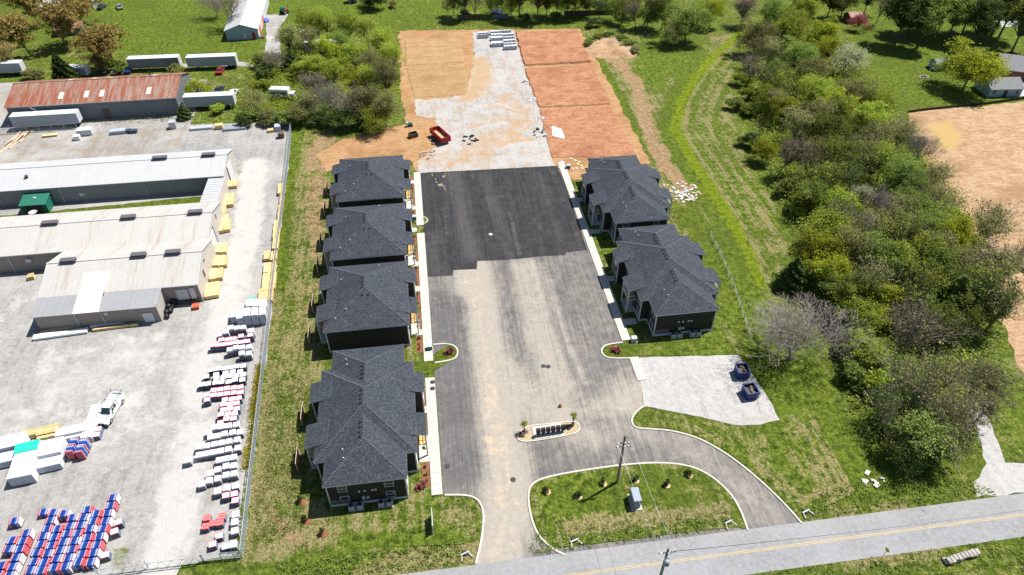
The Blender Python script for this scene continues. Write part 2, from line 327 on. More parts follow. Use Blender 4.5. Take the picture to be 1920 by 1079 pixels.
# ------------------------------------------------------------------ mesh helpers
class MB:
    def __init__(s): s.v = []; s.f = []; s.mi = []
    def add(s, vs, fs, mi=0):
        b = len(s.v); s.v += [tuple(p) for p in vs]; s.f += [tuple(b+i for i in f) for f in fs]; s.mi += [mi]*len(fs); return s
    def box(s, c, d, rz=0.0, mi=0, bev=0.0, taper=1.0):
        hx, hy, hz = d[0]/2, d[1]/2, d[2]/2; ca, sa = math.cos(rz), math.sin(rz)
        if bev > 0:
            b = min(bev, hx*.9, hy*.9, hz*.9); vs = []
            for (ax, ay, z) in ((hx-b, hy-b, -hz), (hx, hy, -hz+b), (hx, hy, hz-b), (hx-b, hy-b, hz)):
                for sx, sy in ((-1,-1),(1,-1),(1,1),(-1,1)): vs.append((sx*ax, sy*ay, z))
            fs = [(3,2,1,0), (12,13,14,15)]
            for k in range(3):
                for i in range(4): fs.append((k*4+i, k*4+(i+1)%4, k*4+4+(i+1)%4, k*4+4+i))
        else:
            vs = [(x, y, z) for z in (-hz, hz) for x, y in ((-hx,-hy),(hx,-hy),(hx,hy),(-hx,hy))]
            vs = [(x*(taper if z > 0 else 1), y*(taper if z > 0 else 1), z) for x, y, z in vs]
            fs = [(3,2,1,0),(4,5,6,7),(0,1,5,4),(1,2,6,5),(2,3,7,6),(3,0,4,7)]
        vs = [(c[0]+x*ca-y*sa, c[1]+x*sa+y*ca, c[2]+z) for x, y, z in vs]
        return s.add(vs, fs, mi)
    def bx(s, x0, x1, y0, y1, z0, z1, mi=0, bev=0.0): return s.box(((x0+x1)/2, (y0+y1)/2, (z0+z1)/2), (abs(x1-x0), abs(y1-y0), abs(z1-z0)), 0, mi, bev)
    def tube(s, p0, p1, r0, r1=None, n=6, mi=0, cap=True):
        p0, p1 = Vector(p0), Vector(p1); r1 = r0 if r1 is None else r1
        d = p1-p0
        if d.length < 1e-6: return s
        d.normalize(); a = d.orthogonal().normalized(); b = d.cross(a)
        vs = [p0+(a*math.cos(t)+b*math.sin(t))*r0 for t in [2*math.pi*i/n for i in range(n)]] + [p1+(a*math.cos(t)+b*math.sin(t))*r1 for t in [2*math.pi*i/n for i in range(n)]]
        fs = [(i, (i+1)%n, n+(i+1)%n, n+i) for i in range(n)]
        if cap: fs += [tuple(range(n-1, -1, -1)), tuple(range(n, 2*n))]
        return s.add(vs, fs, mi)
    def lathe(s, prof, c=(0,0,0), n=12, mi=0, sx=1.0, sy=1.0):
        vs = []
        for r, z in prof:
            for i in range(n): t = 2*math.pi*i/n; vs.append((c[0]+r*math.cos(t)*sx, c[1]+r*math.sin(t)*sy, c[2]+z))
        fs = []
        for k in range(len(prof)-1):
            for i in range(n): fs.append((k*n+i, k*n+(i+1)%n, (k+1)*n+(i+1)%n, (k+1)*n+i))
        fs += [tuple(range(n-1, -1, -1)), tuple(range((len(prof)-1)*n, len(prof)*n))]
        return s.add(vs, fs, mi)
    def prism(s, poly, z0, z1, mi=0):
        n = len(poly); return s.add([(x, y, z0) for x, y in poly]+[(x, y, z1) for x, y in poly], [tuple(range(n-1, -1, -1)), tuple(range(n, 2*n))]+[(i, (i+1)%n, n+(i+1)%n, n+i) for i in range(n)], mi)
    def sideprism(s, prof, y0, y1, mi=0):
        """profile in (x,z) pushed along y"""
        n = len(prof); return s.add([(x, y0, z) for x, z in prof]+[(x, y1, z) for x, z in prof], [tuple(range(n)), tuple(range(2*n-1, n-1, -1))]+[((i+1)%n, i, n+i, n+(i+1)%n) for i in range(n)], mi)
    def mesh(s, name, mats, smooth=False):
        me = bpy.data.meshes.new(name); me.from_pydata(s.v, [], s.f)
        for m in (mats if isinstance(mats, (list, tuple)) else [mats]): me.materials.append(M[m] if isinstance(m, str) else m)
        me.polygons.foreach_set('material_index', s.mi)
        if smooth: me.polygons.foreach_set('use_smooth', [True]*len(me.polygons))
        me.update(); return me
    def build(s, name, mats, parent=None, loc=(0,0,0), rz=0.0, smooth=False, fix=False):
        me = s.mesh(name, mats, smooth)
        if fix:
            b = bmesh.new(); b.from_mesh(me); bmesh.ops.recalc_face_normals(b, faces=b.faces); b.to_mesh(me); b.free()
        return link(name, me, parent, loc, rz)
def link(name, me, parent=None, loc=(0,0,0), rz=0.0):
    o = bpy.data.objects.new(name, me); col.objects.link(o); o.parent = parent; o.location = loc; o.rotation_euler = (0, 0, rz); return o
def tag(o, label, cat, group=None):
    o['label'] = label; o['category'] = cat
    if group: o['group'] = group
    return o
def thing(name, label, cat, loc=(0,0,0), rz=0.0, group=None):
    o = bpy.data.objects.new(name, None); col.objects.link(o); o.location = loc; o.rotation_euler = (0, 0, rz); o.empty_display_size = .5
    return tag(o, label, cat, group)
def struct(o): o['kind'] = 'structure'; return o
KIDS = {}
def copy_tree(root, loc, rz=0.0, scale=None, label=None, group=None, mats=None):
    kids = KIDS.get(root.name)
    if kids is None: kids = KIDS[root.name] = [(c, list(c.children)) for c in root.children]
    r = root.copy(); col.objects.link(r); r.location = loc; r.rotation_euler = (0, 0, rz)
    if scale: r.scale = scale
    if label: r['label'] = label
    if group: r['group'] = group
    for ch, gs in kids:
        c = ch.copy(); col.objects.link(c); c.parent = r
        for g in gs: d = g.copy(); col.objects.link(d); d.parent = c
    return r

# ------------------------------------------------------------------ ground zones
def sdist(P, poly):
    """signed distance (inside positive) of points P (n,2) to polygon"""
    P = np.asarray(P); q = np.asarray(poly); n = len(q); ins = np.zeros(len(P), bool); dm = np.full(len(P), 1e9)
    for i in range(n):
        a, b = q[i], q[(i+1)%n]; e = b-a; w_ = P-a; t = np.clip((w_@e)/max(e@e, 1e-9), 0, 1); d = np.linalg.norm(w_-t[:, None]*e, axis=1); dm = np.minimum(dm, d)
        c = (a[1] > P[:, 1]) != (b[1] > P[:, 1])
        if abs(b[1]-a[1]) > 1e-12:
            xi = (b[0]-a[0])*(P[:, 1]-a[1])/(b[1]-a[1])+a[0]; ins ^= c & (P[:, 0] < xi)
    return np.where(ins, dm, -dm)
def ldist(P, line):
    P = np.asarray(P); q = np.asarray(line); dm = np.full(len(P), 1e9)
    for i in range(len(q)-1):
        a, b = q[i], q[i+1]; e = b-a; w_ = P-a; t = np.clip((w_@e)/max(e@e, 1e-9), 0, 1); dm = np.minimum(dm, np.linalg.norm(w_-t[:, None]*e, axis=1))
    return dm
def sstep(d, lo, hi): t = np.clip((d-lo)/(hi-lo), 0, 1); return t*t*(3-2*t)
def zpoly(P, Z, ch, poly, val, soft=3.0):
    f = sstep(sdist(P, poly), -soft, soft); Z[:, ch] = Z[:, ch]*(1-f)+val*f
def zline(P, Z, ch, line, val, wid, soft=1.5):
    f = 1-sstep(ldist(P, line), max(0, wid-soft), wid+soft); Z[:, ch] = Z[:, ch]*(1-f)+val*f
def set_zone(me, Z):
    a = me.color_attributes.new('zone', 'FLOAT_COLOR', 'POINT'); A = np.ones((len(Z), 4), np.float32); A[:, :3] = Z; a.data.foreach_set('color', A.ravel())

def ground_zone(P):
    Z = np.zeros((len(P), 3)); Z[:, 0] = .42
    zp = lambda ch, pts, v, s=3.0: zpoly(P, Z, ch, atl(pts), v, s)
    zl = lambda ch, pts, v, wd, s=1.5: zline(P, Z, ch, atl(pts), v, wd, s)
    zp(0, [(-300,-40),(800,-40),(740,60),(560,30),(440,110),(270,95),(-300,60)], .12, 6)
    zp(0, [(800,-40),(1300,-40),(1220,60),(1080,50),(860,45),(740,60)], .32, 5)
    zp(0, [(1600,30),(1760,20),(2200,60),(2200,190),(1700,200),(1620,120)], .14, 5)
    zp(0, [(1420,-40),(1700,-40),(1650,60),(1600,60)], .3, 5)
    zp(0, [(548,240),(620,250),(625,480),(600,640),(575,930),(470,1045)], .60, 3)
    zp(2, [(572,250),(640,255),(625,330),(612,470),(580,560),(565,480),(562,380)], .68, 3)
    zl(0, [(548,245),(530,400),(515,560),(500,690)], .1, 1.6, 1.5)
    zp(2, [(745,60),(790,60),(770,200),(760,240),(745,240)], .5, 3)
    zl(2, [(585,500),(570,620)], .45, 2.5, 2)
    zl(0, [(505,560),(480,780),(462,1000)], .85, 2.2, 1.5)
    zp(0, [(470,1045),(575,945),(640,960),(620,1050),(470,1075)], .72, 2)
    zl(2, [(510,960),(540,1000),(575,1030)], .8, 1.0, 1)
    zp(0, [(600,960),(770,935),(905,930),(905,1000),(830,1040),(620,1050)], .50, 2)
    zl(0, [(680,1065),(780,1055),(900,1035)], .98, 1.0, .8)
    zl(2, [(690,1066),(790,1052),(880,1038)], .35, .8, .8)
    zp(0, [(380,1079),(620,1035),(700,1050),(560,1090)], .2, 1.5)
    # mown field and slope to the right of the houses
    zp(0, [(1090,60),(1390,50),(1380,250),(1460,380),(1480,480),(1420,650),(1260,420),(1200,290)], .52, 3)
    zp(0, [(1260,40),(1390,55),(1360,140),(1300,230),(1200,150),(1190,90)], .30, 3)
    zl(0, [(1100,92),(1130,130),(1175,215),(1215,295)], .0, 1.6, 1.2)
    zl(2, [(1120,95),(1160,118),(1195,165),(1208,215),(1225,265),(1250,310),(1290,360)], .6, 2.2, 2.5)
    zl(0, [(1150,130),(1200,200),(1240,300),(1330,420)], .6, 4, 3)
    zl(1, [(1390,62),(1340,105),(1302,150),(1278,190),(1266,240),(1288,282),(1318,330),(1345,372),(1372,415),(1392,452)], .62, 1.5, 1.6)
    zp(0, [(1330,60),(1385,60),(1370,190),(1390,280),(1340,300),(1290,240)], .56, 3)
    zp(0, [(1255,380),(1350,400),(1400,470),(1440,560),(1405,655),(1350,560),(1300,450)], .22, 2)
    zl(0, [(1390,330),(1440,420),(1470,520)], .62, 2.5, 2)
    zp(0, [(1410,560),(1500,650),(1560,740),(1460,780),(1410,680)], .12, 2)
    # thicket floor
    zp(0, [(1380,60),(1480,0),(1640,120),(1730,250),(1840,400),(1880,600),(1840,800),(1700,930),(1560,850),(1480,500),(1370,250)], .34, 4)
    zp(0, [(480,110),(560,40),(740,60),(750,230),(560,240),(440,215)], .42, 4)
    zp(0, [(1540,760),(1700,850),(1690,940),(1510,975),(1590,920)], .12, 2)
    zp(0, [(1510,955),(1610,950),(1700,935),(1700,960),(1510,980)], .72, .8)
    zp(0, [(1000,1100),(2100,960),(2100,1200),(1000,1200)], .42, 1)
    zl(0, [(1600,1060),(1760,1040)], .9, .5, .6)
    zp(0, [(1860,700),(2100,700),(2100,880),(1900,870)], .38, 2)
    return Z
def axis(lo, hi, st, far): return np.concatenate([[-far, -far*.4, lo-120], np.arange(lo, hi+.01, st), [hi+120, far*.4, far]])
def make_ground():
    xs = axis(-215, 255, 1.25, 4000); ys = axis(28, 285, 1.25, 4000)
    X, Y = np.meshgrid(xs, ys); nx, ny = len(xs), len(ys); P = np.stack([X.ravel(), Y.ravel()], 1)
    V = np.zeros((len(P), 3)); V[:, :2] = P
    # roadside ditch
    d = np.exp(-((P[:, 1]-46.6)/.9)**2)*((P[:, 0] > -24) & (P[:, 0] < 0) | (P[:, 0] > 9.5) & (P[:, 0] < 36) | (P[:, 0] > 47) & (P[:, 0] < 58)); V[:, 2] -= .22*d
    i = np.arange((nx-1)*(ny-1)); r = i//(nx-1); c = i % (nx-1); a = r*nx+c
    F = np.stack([a, a+1, a+nx+1, a+nx], 1)
    me = bpy.data.meshes.new('ground'); me.vertices.add(len(V)); me.vertices.foreach_set('co', V.ravel())
    me.loops.add(F.size); me.loops.foreach_set('vertex_index', F.ravel()); me.polygons.add(len(F)); me.polygons.foreach_set('loop_start', np.arange(0, F.size, 4)); me.polygons.foreach_set('loop_total', np.full(len(F), 4))
    me.update(calc_edges=True); me.materials.append(M['grass']); set_zone(me, ground_zone(P))
    struct(link('ground', me))
make_ground()

def refine(poly, step, jag, seed=1):
    rr = random.Random(seed); out = []
    n = len(poly)
    for i in range(n):
        a, b = poly[i], poly[(i+1)%n]; L_ = math.dist(a, b); k = max(1, int(L_/step))
        nxn, nyn = (-(b[1]-a[1])/max(L_, 1e-6), (b[0]-a[0])/max(L_, 1e-6))
        for j in range(k):
            t = j/k; o = rr.uniform(-jag, jag) if j else 0
            out.append((a[0]+(b[0]-a[0])*t+nxn*o, a[1]+(b[1]-a[1])*t+nyn*o))
    return out
def patch(name, poly, z, mat, step=1.5, zonef=None, jag=0.0, parent=None, skirt=0.0, seed=1):
    """sheet of ground cut to an outline, with inner points so its zones can vary; a skirt makes it a raised step"""
    poly = refine(poly, step, jag, seed); n = len(poly)
    xs = [p[0] for p in poly]; ys = [p[1] for p in poly]
    gx, gy = np.meshgrid(np.arange(min(xs), max(xs), step), np.arange(min(ys), max(ys), step)); Q = np.stack([gx.ravel(), gy.ravel()], 1)
    Q = Q + np.random.RandomState(seed).uniform(-.25, .25, Q.shape)*step
    Q = Q[sdist(Q, poly) > step*.35]
    pts = [Vector(p) for p in poly]+[Vector(p) for p in Q]
    vs, es, fs, _, _, _ = delaunay_2d_cdt(pts, [], [list(range(n))], 1, 1e-4)
    m = MB(); V = [(v.x, v.y, z) for v in vs]
    F = []
    for f in fs:
        a, b, c = vs[f[0]], vs[f[1]], vs[f[2]]
        F.append(tuple(f) if (b-a).cross(c-a) > 0 else tuple(reversed(f)))
    if skirt > 0:
        b = len(V); V += [(x, y, z) for x, y in poly]
        cx, cy = sum(xs)/n, sum(ys)/n
        V += [(x+(x-cx)/max(1, math.dist((x, y), (cx, cy)))*skirt, y+(y-cy)/max(1, math.dist((x, y), (cx, cy)))*skirt, -.02) for x, y in poly]
        F += [(b+i, b+n+i, b+n+(i+1)%n, b+(i+1)%n) for i in range(n)]
    m.add(V, F); me = m.mesh(name, mat)
    P = np.array([(v[0], v[1]) for v in V]); set_zone(me, zonef(P) if zonef else np.zeros((len(P), 3)))
    return struct(link(name, me, parent))
def zf(base, *ops):
    def f(P):
        Z = np.zeros((len(P), 3)); Z[:] = base
        for op in ops:
            (zpoly if op[0] == 'p' else zline)(P, Z, op[1], op[2], *op[3:])
        return Z
    return f

# --- the builders' yard
YARD = [(-28.5,49.6),(-29.9,83),(-31.4,113.4),(-33,150),(-34.2,171),(-60,172.5),(-61,200),(-75,205),(-240,207),(-240,30),(-46,44),(-37,44),(-36,49.5)]
patch('gravel_yard', YARD, .012, 'yard', 1.6, zf((.15, .12, 0),
    ('l', 0, [(-38,45),(-38.5,60),(-39.5,80),(-38.8,100),(-38.5,125),(-41,150)], .75, 3.2, 2.0),
    ('p', 0, [(-68,66),(-40,66),(-44,96),(-70,95)], .48, 4), ('p', 0, [(-200,62),(-70,60),(-72,110),(-200,110)], .42, 4),
    ('l', 1, [(-33.5,52),(-34,70),(-35,84)], .5, 1.8, 1.2), ('l', 1, [(-42,52),(-42,66)], .4, .8, .8),
    ('p', 1, [(-110,152),(-70,150),(-58,160),(-60,173),(-110,176)], .52, 3), ('p', 1, [(-130,178),(-60,178),(-60,206),(-130,206)], .5, 3),
    ('l', 2, [(-29.6,64),(-30.3,84)], .75, 1.0, .8), ('l', 2, [(-29.2,50),(-29.8,70)], .55, .6, .6), ('l', 2, [(-62,177),(-85,178),(-110,190)], .6, 2, 2), ('p', 2, [(-63,182),(-45,182),(-45,206),(-70,208)], .55, 3),
    ('l', 2, [(-44,146),(-44.5,151)], .7, 1.2, .8), ('l', 2, [(-44.3,53),(-44,48)], .7, 1.2, .8)), .25)
patch('grass_strip', [(-220,131.5),(-48.6,130.5),(-48.6,137.6),(-90,135.5),(-220,133)], .04, 'grass', 1.2, zf((.22, 0, 0)), .15)
patch('pale_track', atl([(470,120),(448,116),(330,120),(345,126),(440,124),(500,128)]), .02, 'yard', 1.5, zf((.3,.4,.2)), .4)
# --- building site
patch('clay_ground', atl([(748,58),(1086,54),(1150,170),(1218,306),(1190,332),(1058,338),(787,327),(768,300),(612,322),(592,292),(640,262),(700,248),(762,232),(752,180)]), .015, 'clay', 1.6,
    zf((.05, .3, 0), ('p', 0, atl([(780,300),(830,290),(1040,290),(1060,335),(790,326)]), .3, 3)), .5)
SITEG = atl([(886,60),(964,57),(976,100),(990,150),(1008,195),(1020,235),(1030,275),(1042,313),(786,326),(783,306),(822,270),(818,222),(779,218),(777,188),(848,184),(878,162),(890,110)])
patch('gravel_lane', SITEG, .03, 'site_gravel', .8, zf((.25, .47, 0), ('l', 1, atl([(930,190),(985,208),(992,235),(965,262),(905,292)]), .9, .25, .3), ('l', 1, atl([(922,196),(972,212),(980,236),(950,262),(890,294)]), .9, .25, .3), ('l', 1, atl([(830,320),(870,290),(930,268),(1000,262)]), .85, .3, .4), ('l', 1, atl([(880,240),(940,225),(1010,228)]), .8, .3, .4), ('l', 1, atl([(900,115),(905,150),(880,180)]), .72, 3, 2.5), ('l', 1, atl([(950,180),(985,210),(960,240),(900,290)]), .6, 2, 2), ('l', 1, atl([(800,300),(870,300),(920,260)]), .62, 3, 3), ('p', 1, atl([(885,58),(965,58),(968,95),(890,100)]), .0, 2)), .45)
patch('soil_pad', atl([(762,76),(860,72),(867,117),(760,124)]), .22, 'tan_clay', 1.6, zf((0, .25, 0)), .25, None, .5)
patch('soil_pad', atl([(763,129),(868,122),(876,160),(872,178),(778,184)]), .16, 'tan_clay', 1.6, zf((0, .35, 0)), .25, None, .5)
patch('clay_pad', atl([(968,63),(1079,59),(1107,117),(984,124)]), .5, 'red_clay', 1.0, zf((0, .1, 0), ('l', 0, atl([(985,85),(1030,80),(1090,84)]), .45, .8, 1.5)), .28, None, .45)
patch('clay_pad', atl([(985,131),(1110,124),(1143,196),(1012,202)]), .34, 'red_clay', 1.0, zf((0, .1, 0), ('l', 0, atl([(1000,140),(1050,170),(1120,165)]), .35, .3, .6), ('l', 0, atl([(995,146),(1045,176),(1115,172)]), .35, .3, .6)), .28, None, .45)
patch('clay_pad', atl([(1013,207),(1145,201),(1192,292),(1036,296)]), .18, 'red_clay', 1.0, zf((0, .0, 0), ('l', 0, atl([(1040,250),(1080,225),(1120,240),(1110,280)]), .4, .35, .6), ('l', 0, atl([(1045,262),(1085,236),(1110,250),(1100,285)]), .4, .35, .6), ('l', 0, atl([(1020,215),(1090,212),(1150,225)]), .38, .4, .7)), .28, None, .45)
# --- car park and drives
LOT = atl([(787,324.5),(1045,310.5),(1057,335),(1168,642),(1136,647),(1127,655),(1130,666),(1145,673),(1180,672),(1200,710),(1207,762),(1190,775),(1183,790),(1190,803),(1215,805),(1260,808),(1310,822),(1360,850),(1400,880),(1440,915),(1475,950),(1503,982)])
LOT += [(45.4,44.2),(36,44.2),(1.2,44.2)] + atl([(905,1010),(907,965),(900,940),(880,928),(832,928)])
def lotzone(P):
    Z = np.zeros((len(P), 3)); Z[:, 0] = .36
    zline(P, Z, 0, atl([(885,505),(905,640),(925,760),(945,860),(955,950),(930,1045)]), 1.2, 3.4, 2.2)
    zline(P, Z, 0, atl([(985,500),(1015,640),(1050,730)]), .95, 2.2, 2.2)
    zline(P, Z, 0, atl([(930,700),(1000,760),(1100,800),(1210,730)]), 1.0, 3.5, 3)
    zline(P, Z, 0, atl([(1100,790),(1200,800),(1300,840),(1380,900),(1440,970)]), .6, 2.2, 2)
    zpoly(P, Z, 0, atl([(803,560),(872,560),(905,900),(835,925)]), .14, 2.5)
    for q in range(5): zline(P, Z, 2, atl([(868+9*q,520),(884+10*q,650),(905+11*q,790),(925+9*q,900),(930+7*q,1000),(905+6*q,1052)]), .52, .16, .3)
    for q in range(4): zline(P, Z, 0, atl([(965+18*q,495),(990+22*q,620),(1020+26*q,720)]), .9, .2, .5)
    zline(P, Z, 2, atl([(872,520),(886,560),(905,640),(930,760),(955,900),(975,960),(960,1040)]), .62, .35, .4)
    zline(P, Z, 2, atl([(905,700),(930,870),(945,980),(925,1050)]), .6, .3, .4)
    zline(P, Z, 2, atl([(890,540),(915,700),(945,860)]), .5, .3, .4)
    zline(P, Z, 2, atl([(1030,650),(1120,760),(1175,770),(1195,740)]), .45, .4, .6)
    zline(P, Z, 2, atl([(1050,720),(1120,790),(1160,760),(1190,745)]), .42, 1.0, 1.2)
    zline(P, Z, 1, atl([(1130,640),(1165,700),(1195,735)]), .4, 1.2, 1.0)
    zline(P, Z, 1, atl([(1260,825),(1330,855),(1390,910)]), .4, .9, .9)
    zline(P, Z, 1, atl([(1000,870),(1150,850)]), .42, 1.5, 1.2)
    return Z
patch('car_park', LOT, .02, 'asphalt', .8, lotzone)
NEW = atl([(788.5,325),(1044,311.5),(1056,336),(1101,469),(1061,474),(1060,479),(1017,481),(962,487),(895,490),(894,505),(850,507),(849,517),(812,519),(800,519)])
patch('new_asphalt', NEW, .055, 'new_asphalt', .6, zf((.36, 0, 0), *[('l', 0, atl(q), 1.0, .05, .22) for q in ([(1010,322),(1062,474)],[(1035,318),(1090,470)],[(900,330),(922,400)],[(930,380),(948,430)],[(868,370),(880,470)],[(955,400),(975,480)],[(830,390),(838,440)],[(905,372),(960,366)],[(1000,410),(1020,440)])], ('l', 0, atl([(850,330),(885,480)]), .8, 1.6, 1.5), ('l', 0, atl([(910,330),(955,480)]), .62, 1.0, 1.2), ('l', 0, atl([(1000,325),(1055,470)]), .45, 1.2, 1.2), ('l', 0, atl([(815,440),(812,515)]), .6, 1.5, 1.2),
    ('l', 2, atl([(810,325),(820,345),(835,357)]), .7, .22, .25), ('l', 2, atl([(835,325),(828,342),(836,357)]), .65, .22, .25), ('l', 2, atl([(880,360),(905,395),(925,440)]), .4, .2, .3), ('l', 2, atl([(960,330),(965,360),(930,345)]), .35, .2, .3)), 0, None, .01)
RX = 420
patch('main_road', [(-RX,38.3),(RX,38.3),(RX,44.3),(-RX,44.3)], .028, 'road', 1.4, zf((.35, 0, 0), ('l', 0, [(-RX,43.9),(RX,43.9)], .8, .4, .5), ('l', 0, [(-RX,38.6),(RX,38.6)], .7, .3, .5), ('l', 0, [(-60,42.7),(120,42.7)], .55, .4, .6)))
for y in (41.17, 41.40): 
    o = MB().add([(-RX,y-.045,.036),(RX,y-.045,.036),(RX,y+.045,.036),(-RX,y+.045,.036)], [(0,1,2,3)]).build('lane_marking', 'yellow'); struct(o)
patch('gravel_pad', atl([(1197,671),(1384,666),(1402,690),(1442,750),(1462,788),(1425,797),(1375,797),(1300,780),(1240,768),(1207,762),(1200,711)]), .035, 'pad_gravel', 1.2, zf((.45, .12, 0), ('l', 1, atl([(1330,790),(1450,785)]), .55, 1.2, 1.2), ('l', 2, atl([(1410,720),(1455,790)]), .5, .6, .8)), .12)
patch('ploughed_field', atl([(1702,212),(1760,203),(1850,199),(1920,190),(2150,180),(2250,800),(1950,770),(1890,640),(1862,560),(1838,470),(1790,380),(1750,340),(1722,285)]), .02, 'field_soil', 1.8, zf((.15, .0, 0), ('p', 2, atl([(1735,222),(1790,225),(1812,262),(1800,288),(1745,285)]), .75, 3)), .5)
patch('gravel_drive', atl([(1818,768),(1842,763),(1872,830),(1885,868),(1925,870),(2000,880),(2000,915),(1920,924),(1832,932),(1825,905),(1850,870)]), .02, 'pad_gravel', 1.2, zf((.3, .3, .1)), .25)
patch('farm_drive', atl([(498,28),(541,27),(526,50),(524,75),(528,118),(492,118),(500,75)]), .02, 'yard', 1.5, zf((.4, .2, 0)), .2)
patch('far_drive', atl([(1840,42),(1930,36),(2050,66),(2050,84),(1900,50),(1850,52)]), .02, 'pad_gravel', 2, zf((.4, .2, 0)), .3)
patch('far_drive', atl([(1868,155),(1985,150),(1985,178),(1890,182)]), .02, 'pad_gravel', 2, zf((.5, .0, 0)), .2)

SW = [(1390,62),(1340,105),(1302,150),(1278,190),(1266,240),(1288,282),(1318,330),(1345,372),(1372,415),(1400,465),(1425,530)]
def swale(P):
    Z = ground_zone(P); sh = lambda dx, y0=0: atl([(x+dx*(.75+.25*y/400), y) for x, y in SW if y >= y0])
    zpoly(P, Z, 0, atl([(1345,100),(1385,60),(1372,190),(1385,290),(1440,400),(1455,500),(1345,345),(1292,240)]), .54, 4)
    zline(P, Z, 0, sh(-26, 100), .02, 1.5, 1.8); zline(P, Z, 0, sh(-48, 140), .55, 1.2, 1.6)
    for q in range(7): zline(P, Z, 0, sh(16+13*q+(q*7) % 5), (.66, .34, .58, .42)[q % 4], .3+.12*(q % 3), .8)
    zline(P, Z, 2, atl([(1112,90),(1150,112),(1190,150),(1206,195),(1214,235),(1226,270),(1245,312),(1275,350)]), .85, 1.6, 2.2)
    zline(P, Z, 2, atl([(1165,120),(1205,170),(1225,235),(1250,300)]), .62, .3, .5); zline(P, Z, 0, atl([(1104,94),(1132,132),(1176,215),(1214,296)]), .0, 1.3, 1.0)
    zline(P, Z, 1, sh(0), .8, 1.1, 1.5)
    return Z
patch('mown_field', atl([(1100,88),(1180,62),(1270,70),(1388,56),(1378,140),(1376,230),(1400,300),(1450,380),(1478,470),(1470,520),(1420,560),(1340,430),(1268,350),(1222,305)]), .01, 'grass', .75, swale, .3)
def kerb(line, wid=.28, h=.16, closed=False, z=0.0):
    """a run of kerb stones"""
    pts = [Vector(p) for p in line]; n = len(pts); m = MB(); ring = []
    for i, p in enumerate(pts):
        a = pts[(i-1) % n] if closed or i else p; b = pts[(i+1) % n] if closed or i < n-1 else p
        d = (b-a).normalized(); nn = Vector((-d.y, d.x))
        ring.append([(p.x+nn.x*o, p.y+nn.y*o, zz) for o, zz in ((-wid/2, z-.02), (-wid/2, z+h-.03), (-wid/2+.03, z+h), (wid/2-.03, z+h), (wid/2, z+h-.03), (wid/2, z-.02))])
    V = [v for r in ring for v in r]; F = []
    for i in range(n if closed else n-1):
        for j in range(5): F.append((i*6+j, ((i+1) % n)*6+j, ((i+1) % n)*6+j+1, i*6+j+1))
    if not closed: F += [tuple(range(5, -1, -1)), tuple(range((n-1)*6, n*6))]
    m.add(V, F); return struct(m.build('kerb', 'kerb', fix=True))
def smooth_line(pts, it=2, closed=False):
    for _ in range(it):
        q = []; n = len(pts)
        for i in range(n if closed else n-1):
            a, b = pts[i], pts[(i+1) % n]; q += [(a[0]*.75+b[0]*.25, a[1]*.75+b[1]*.25), (a[0]*.25+b[0]*.75, a[1]*.25+b[1]*.75)]
        pts = q if closed else [pts[0]]+q+[pts[-1]]
    return pts
ISL = [(1005,1000),(993,960),(990,930),(994,912),(1010,900),(1050,890),(1110,880),(1180,871),(1240,868),(1290,873),(1330,890),(1370,925),(1390,960),(1402,995)]
isl = smooth_line(atl(ISL)+[(36.4,45.0),(13.5,45.0)]+atl([(1030,1028)]), 2, True)
patch('island_lawn', isl, .10, 'grass', .9, zf((.44, 0, 0), ('p', 0, atl([(1010,905),(1260,890),(1290,960),(1020,985)]), .34, 2), ('l', 0, [(14,47.5),(36,47.5)], .95, .8, .7), ('l', 0, [(12,49.3),(36,49.3)], .62, .25, .3), ('l', 2, atl([(1160,908),(1187,922)]), .95, .35, .25)))
kerb(smooth_line(atl([(1058,1041),(1032,1028)]+ISL), 2))
kerb(smooth_line(atl([(1207,762),(1190,775),(1183,790),(1190,803),(1215,805),(1260,808),(1310,822),(1360,850),(1400,880),(1440,915),(1475,950),(1503,982)]), 2))
kerb(smooth_line(atl([(892,1058),(903,1015),(908,965),(900,940),(880,929),(834,929)]), 2))
kerb(smooth_line(atl([(1168,643),(1136,647),(1127,656),(1130,667),(1145,673),(1182,672)]), 2))
li = smooth_line(atl([(806,650),(842,645),(857,653),(858,666),(848,675),(812,681)]), 1, True)
patch('island_lawn', smooth_line([(-4.2,77.2),(-4.2,80.6)]+atl([(842,645),(858,653),(858,668),(848,676)]), 1, True), .10, 'grass', .6, zf((.38, 0, 0)))
kerb(smooth_line(atl([(812,647),(842,645),(858,653),(858,668),(848,676),(815,681)]), 2))
patch('island_lawn', smooth_line(atl([(772,408),(795,407),(804,414),(795,421),(774,421)]), 2, True), .12, 'grass', .6, zf((.02, .1, 0)))
kerb(smooth_line(atl([(790,407),(797,407.5),(804,414),(796,420.5),(790,421)]), 2), .2, .17)
patch('verge_lawn', atl([(1209,766),(1196,775),(1189,790),(1196,800),(1262,804),(1312,818),(1362,846),(1402,876),(1442,911),(1478,946),(1500,968),(1540,955),(1604,925),(1560,845),(1530,786),(1465,797),(1375,801),(1300,786),(1240,773)]), .05, 'grass', .55, zf((.46, 0, 0),
    *[('l', 0, atl([(1505+17*q,795-3*q),(1560+15*q,915-4*q)]), .95, .12, .3) for q in (0, 1, 2, 3)], ('l', 0, atl([(1390,835),(1440,870),(1490,925)]), .95, .15, .35), ('l', 0, atl([(1300,800),(1400,850),(1480,930)]), .85, .15, .35), ('l', 0, atl([(1500,940),(1540,922),(1600,918)]), .95, .2, .35), ('p', 0, atl([(1320,800),(1430,810),(1470,900),(1400,860)]), .42, 2)), .1)
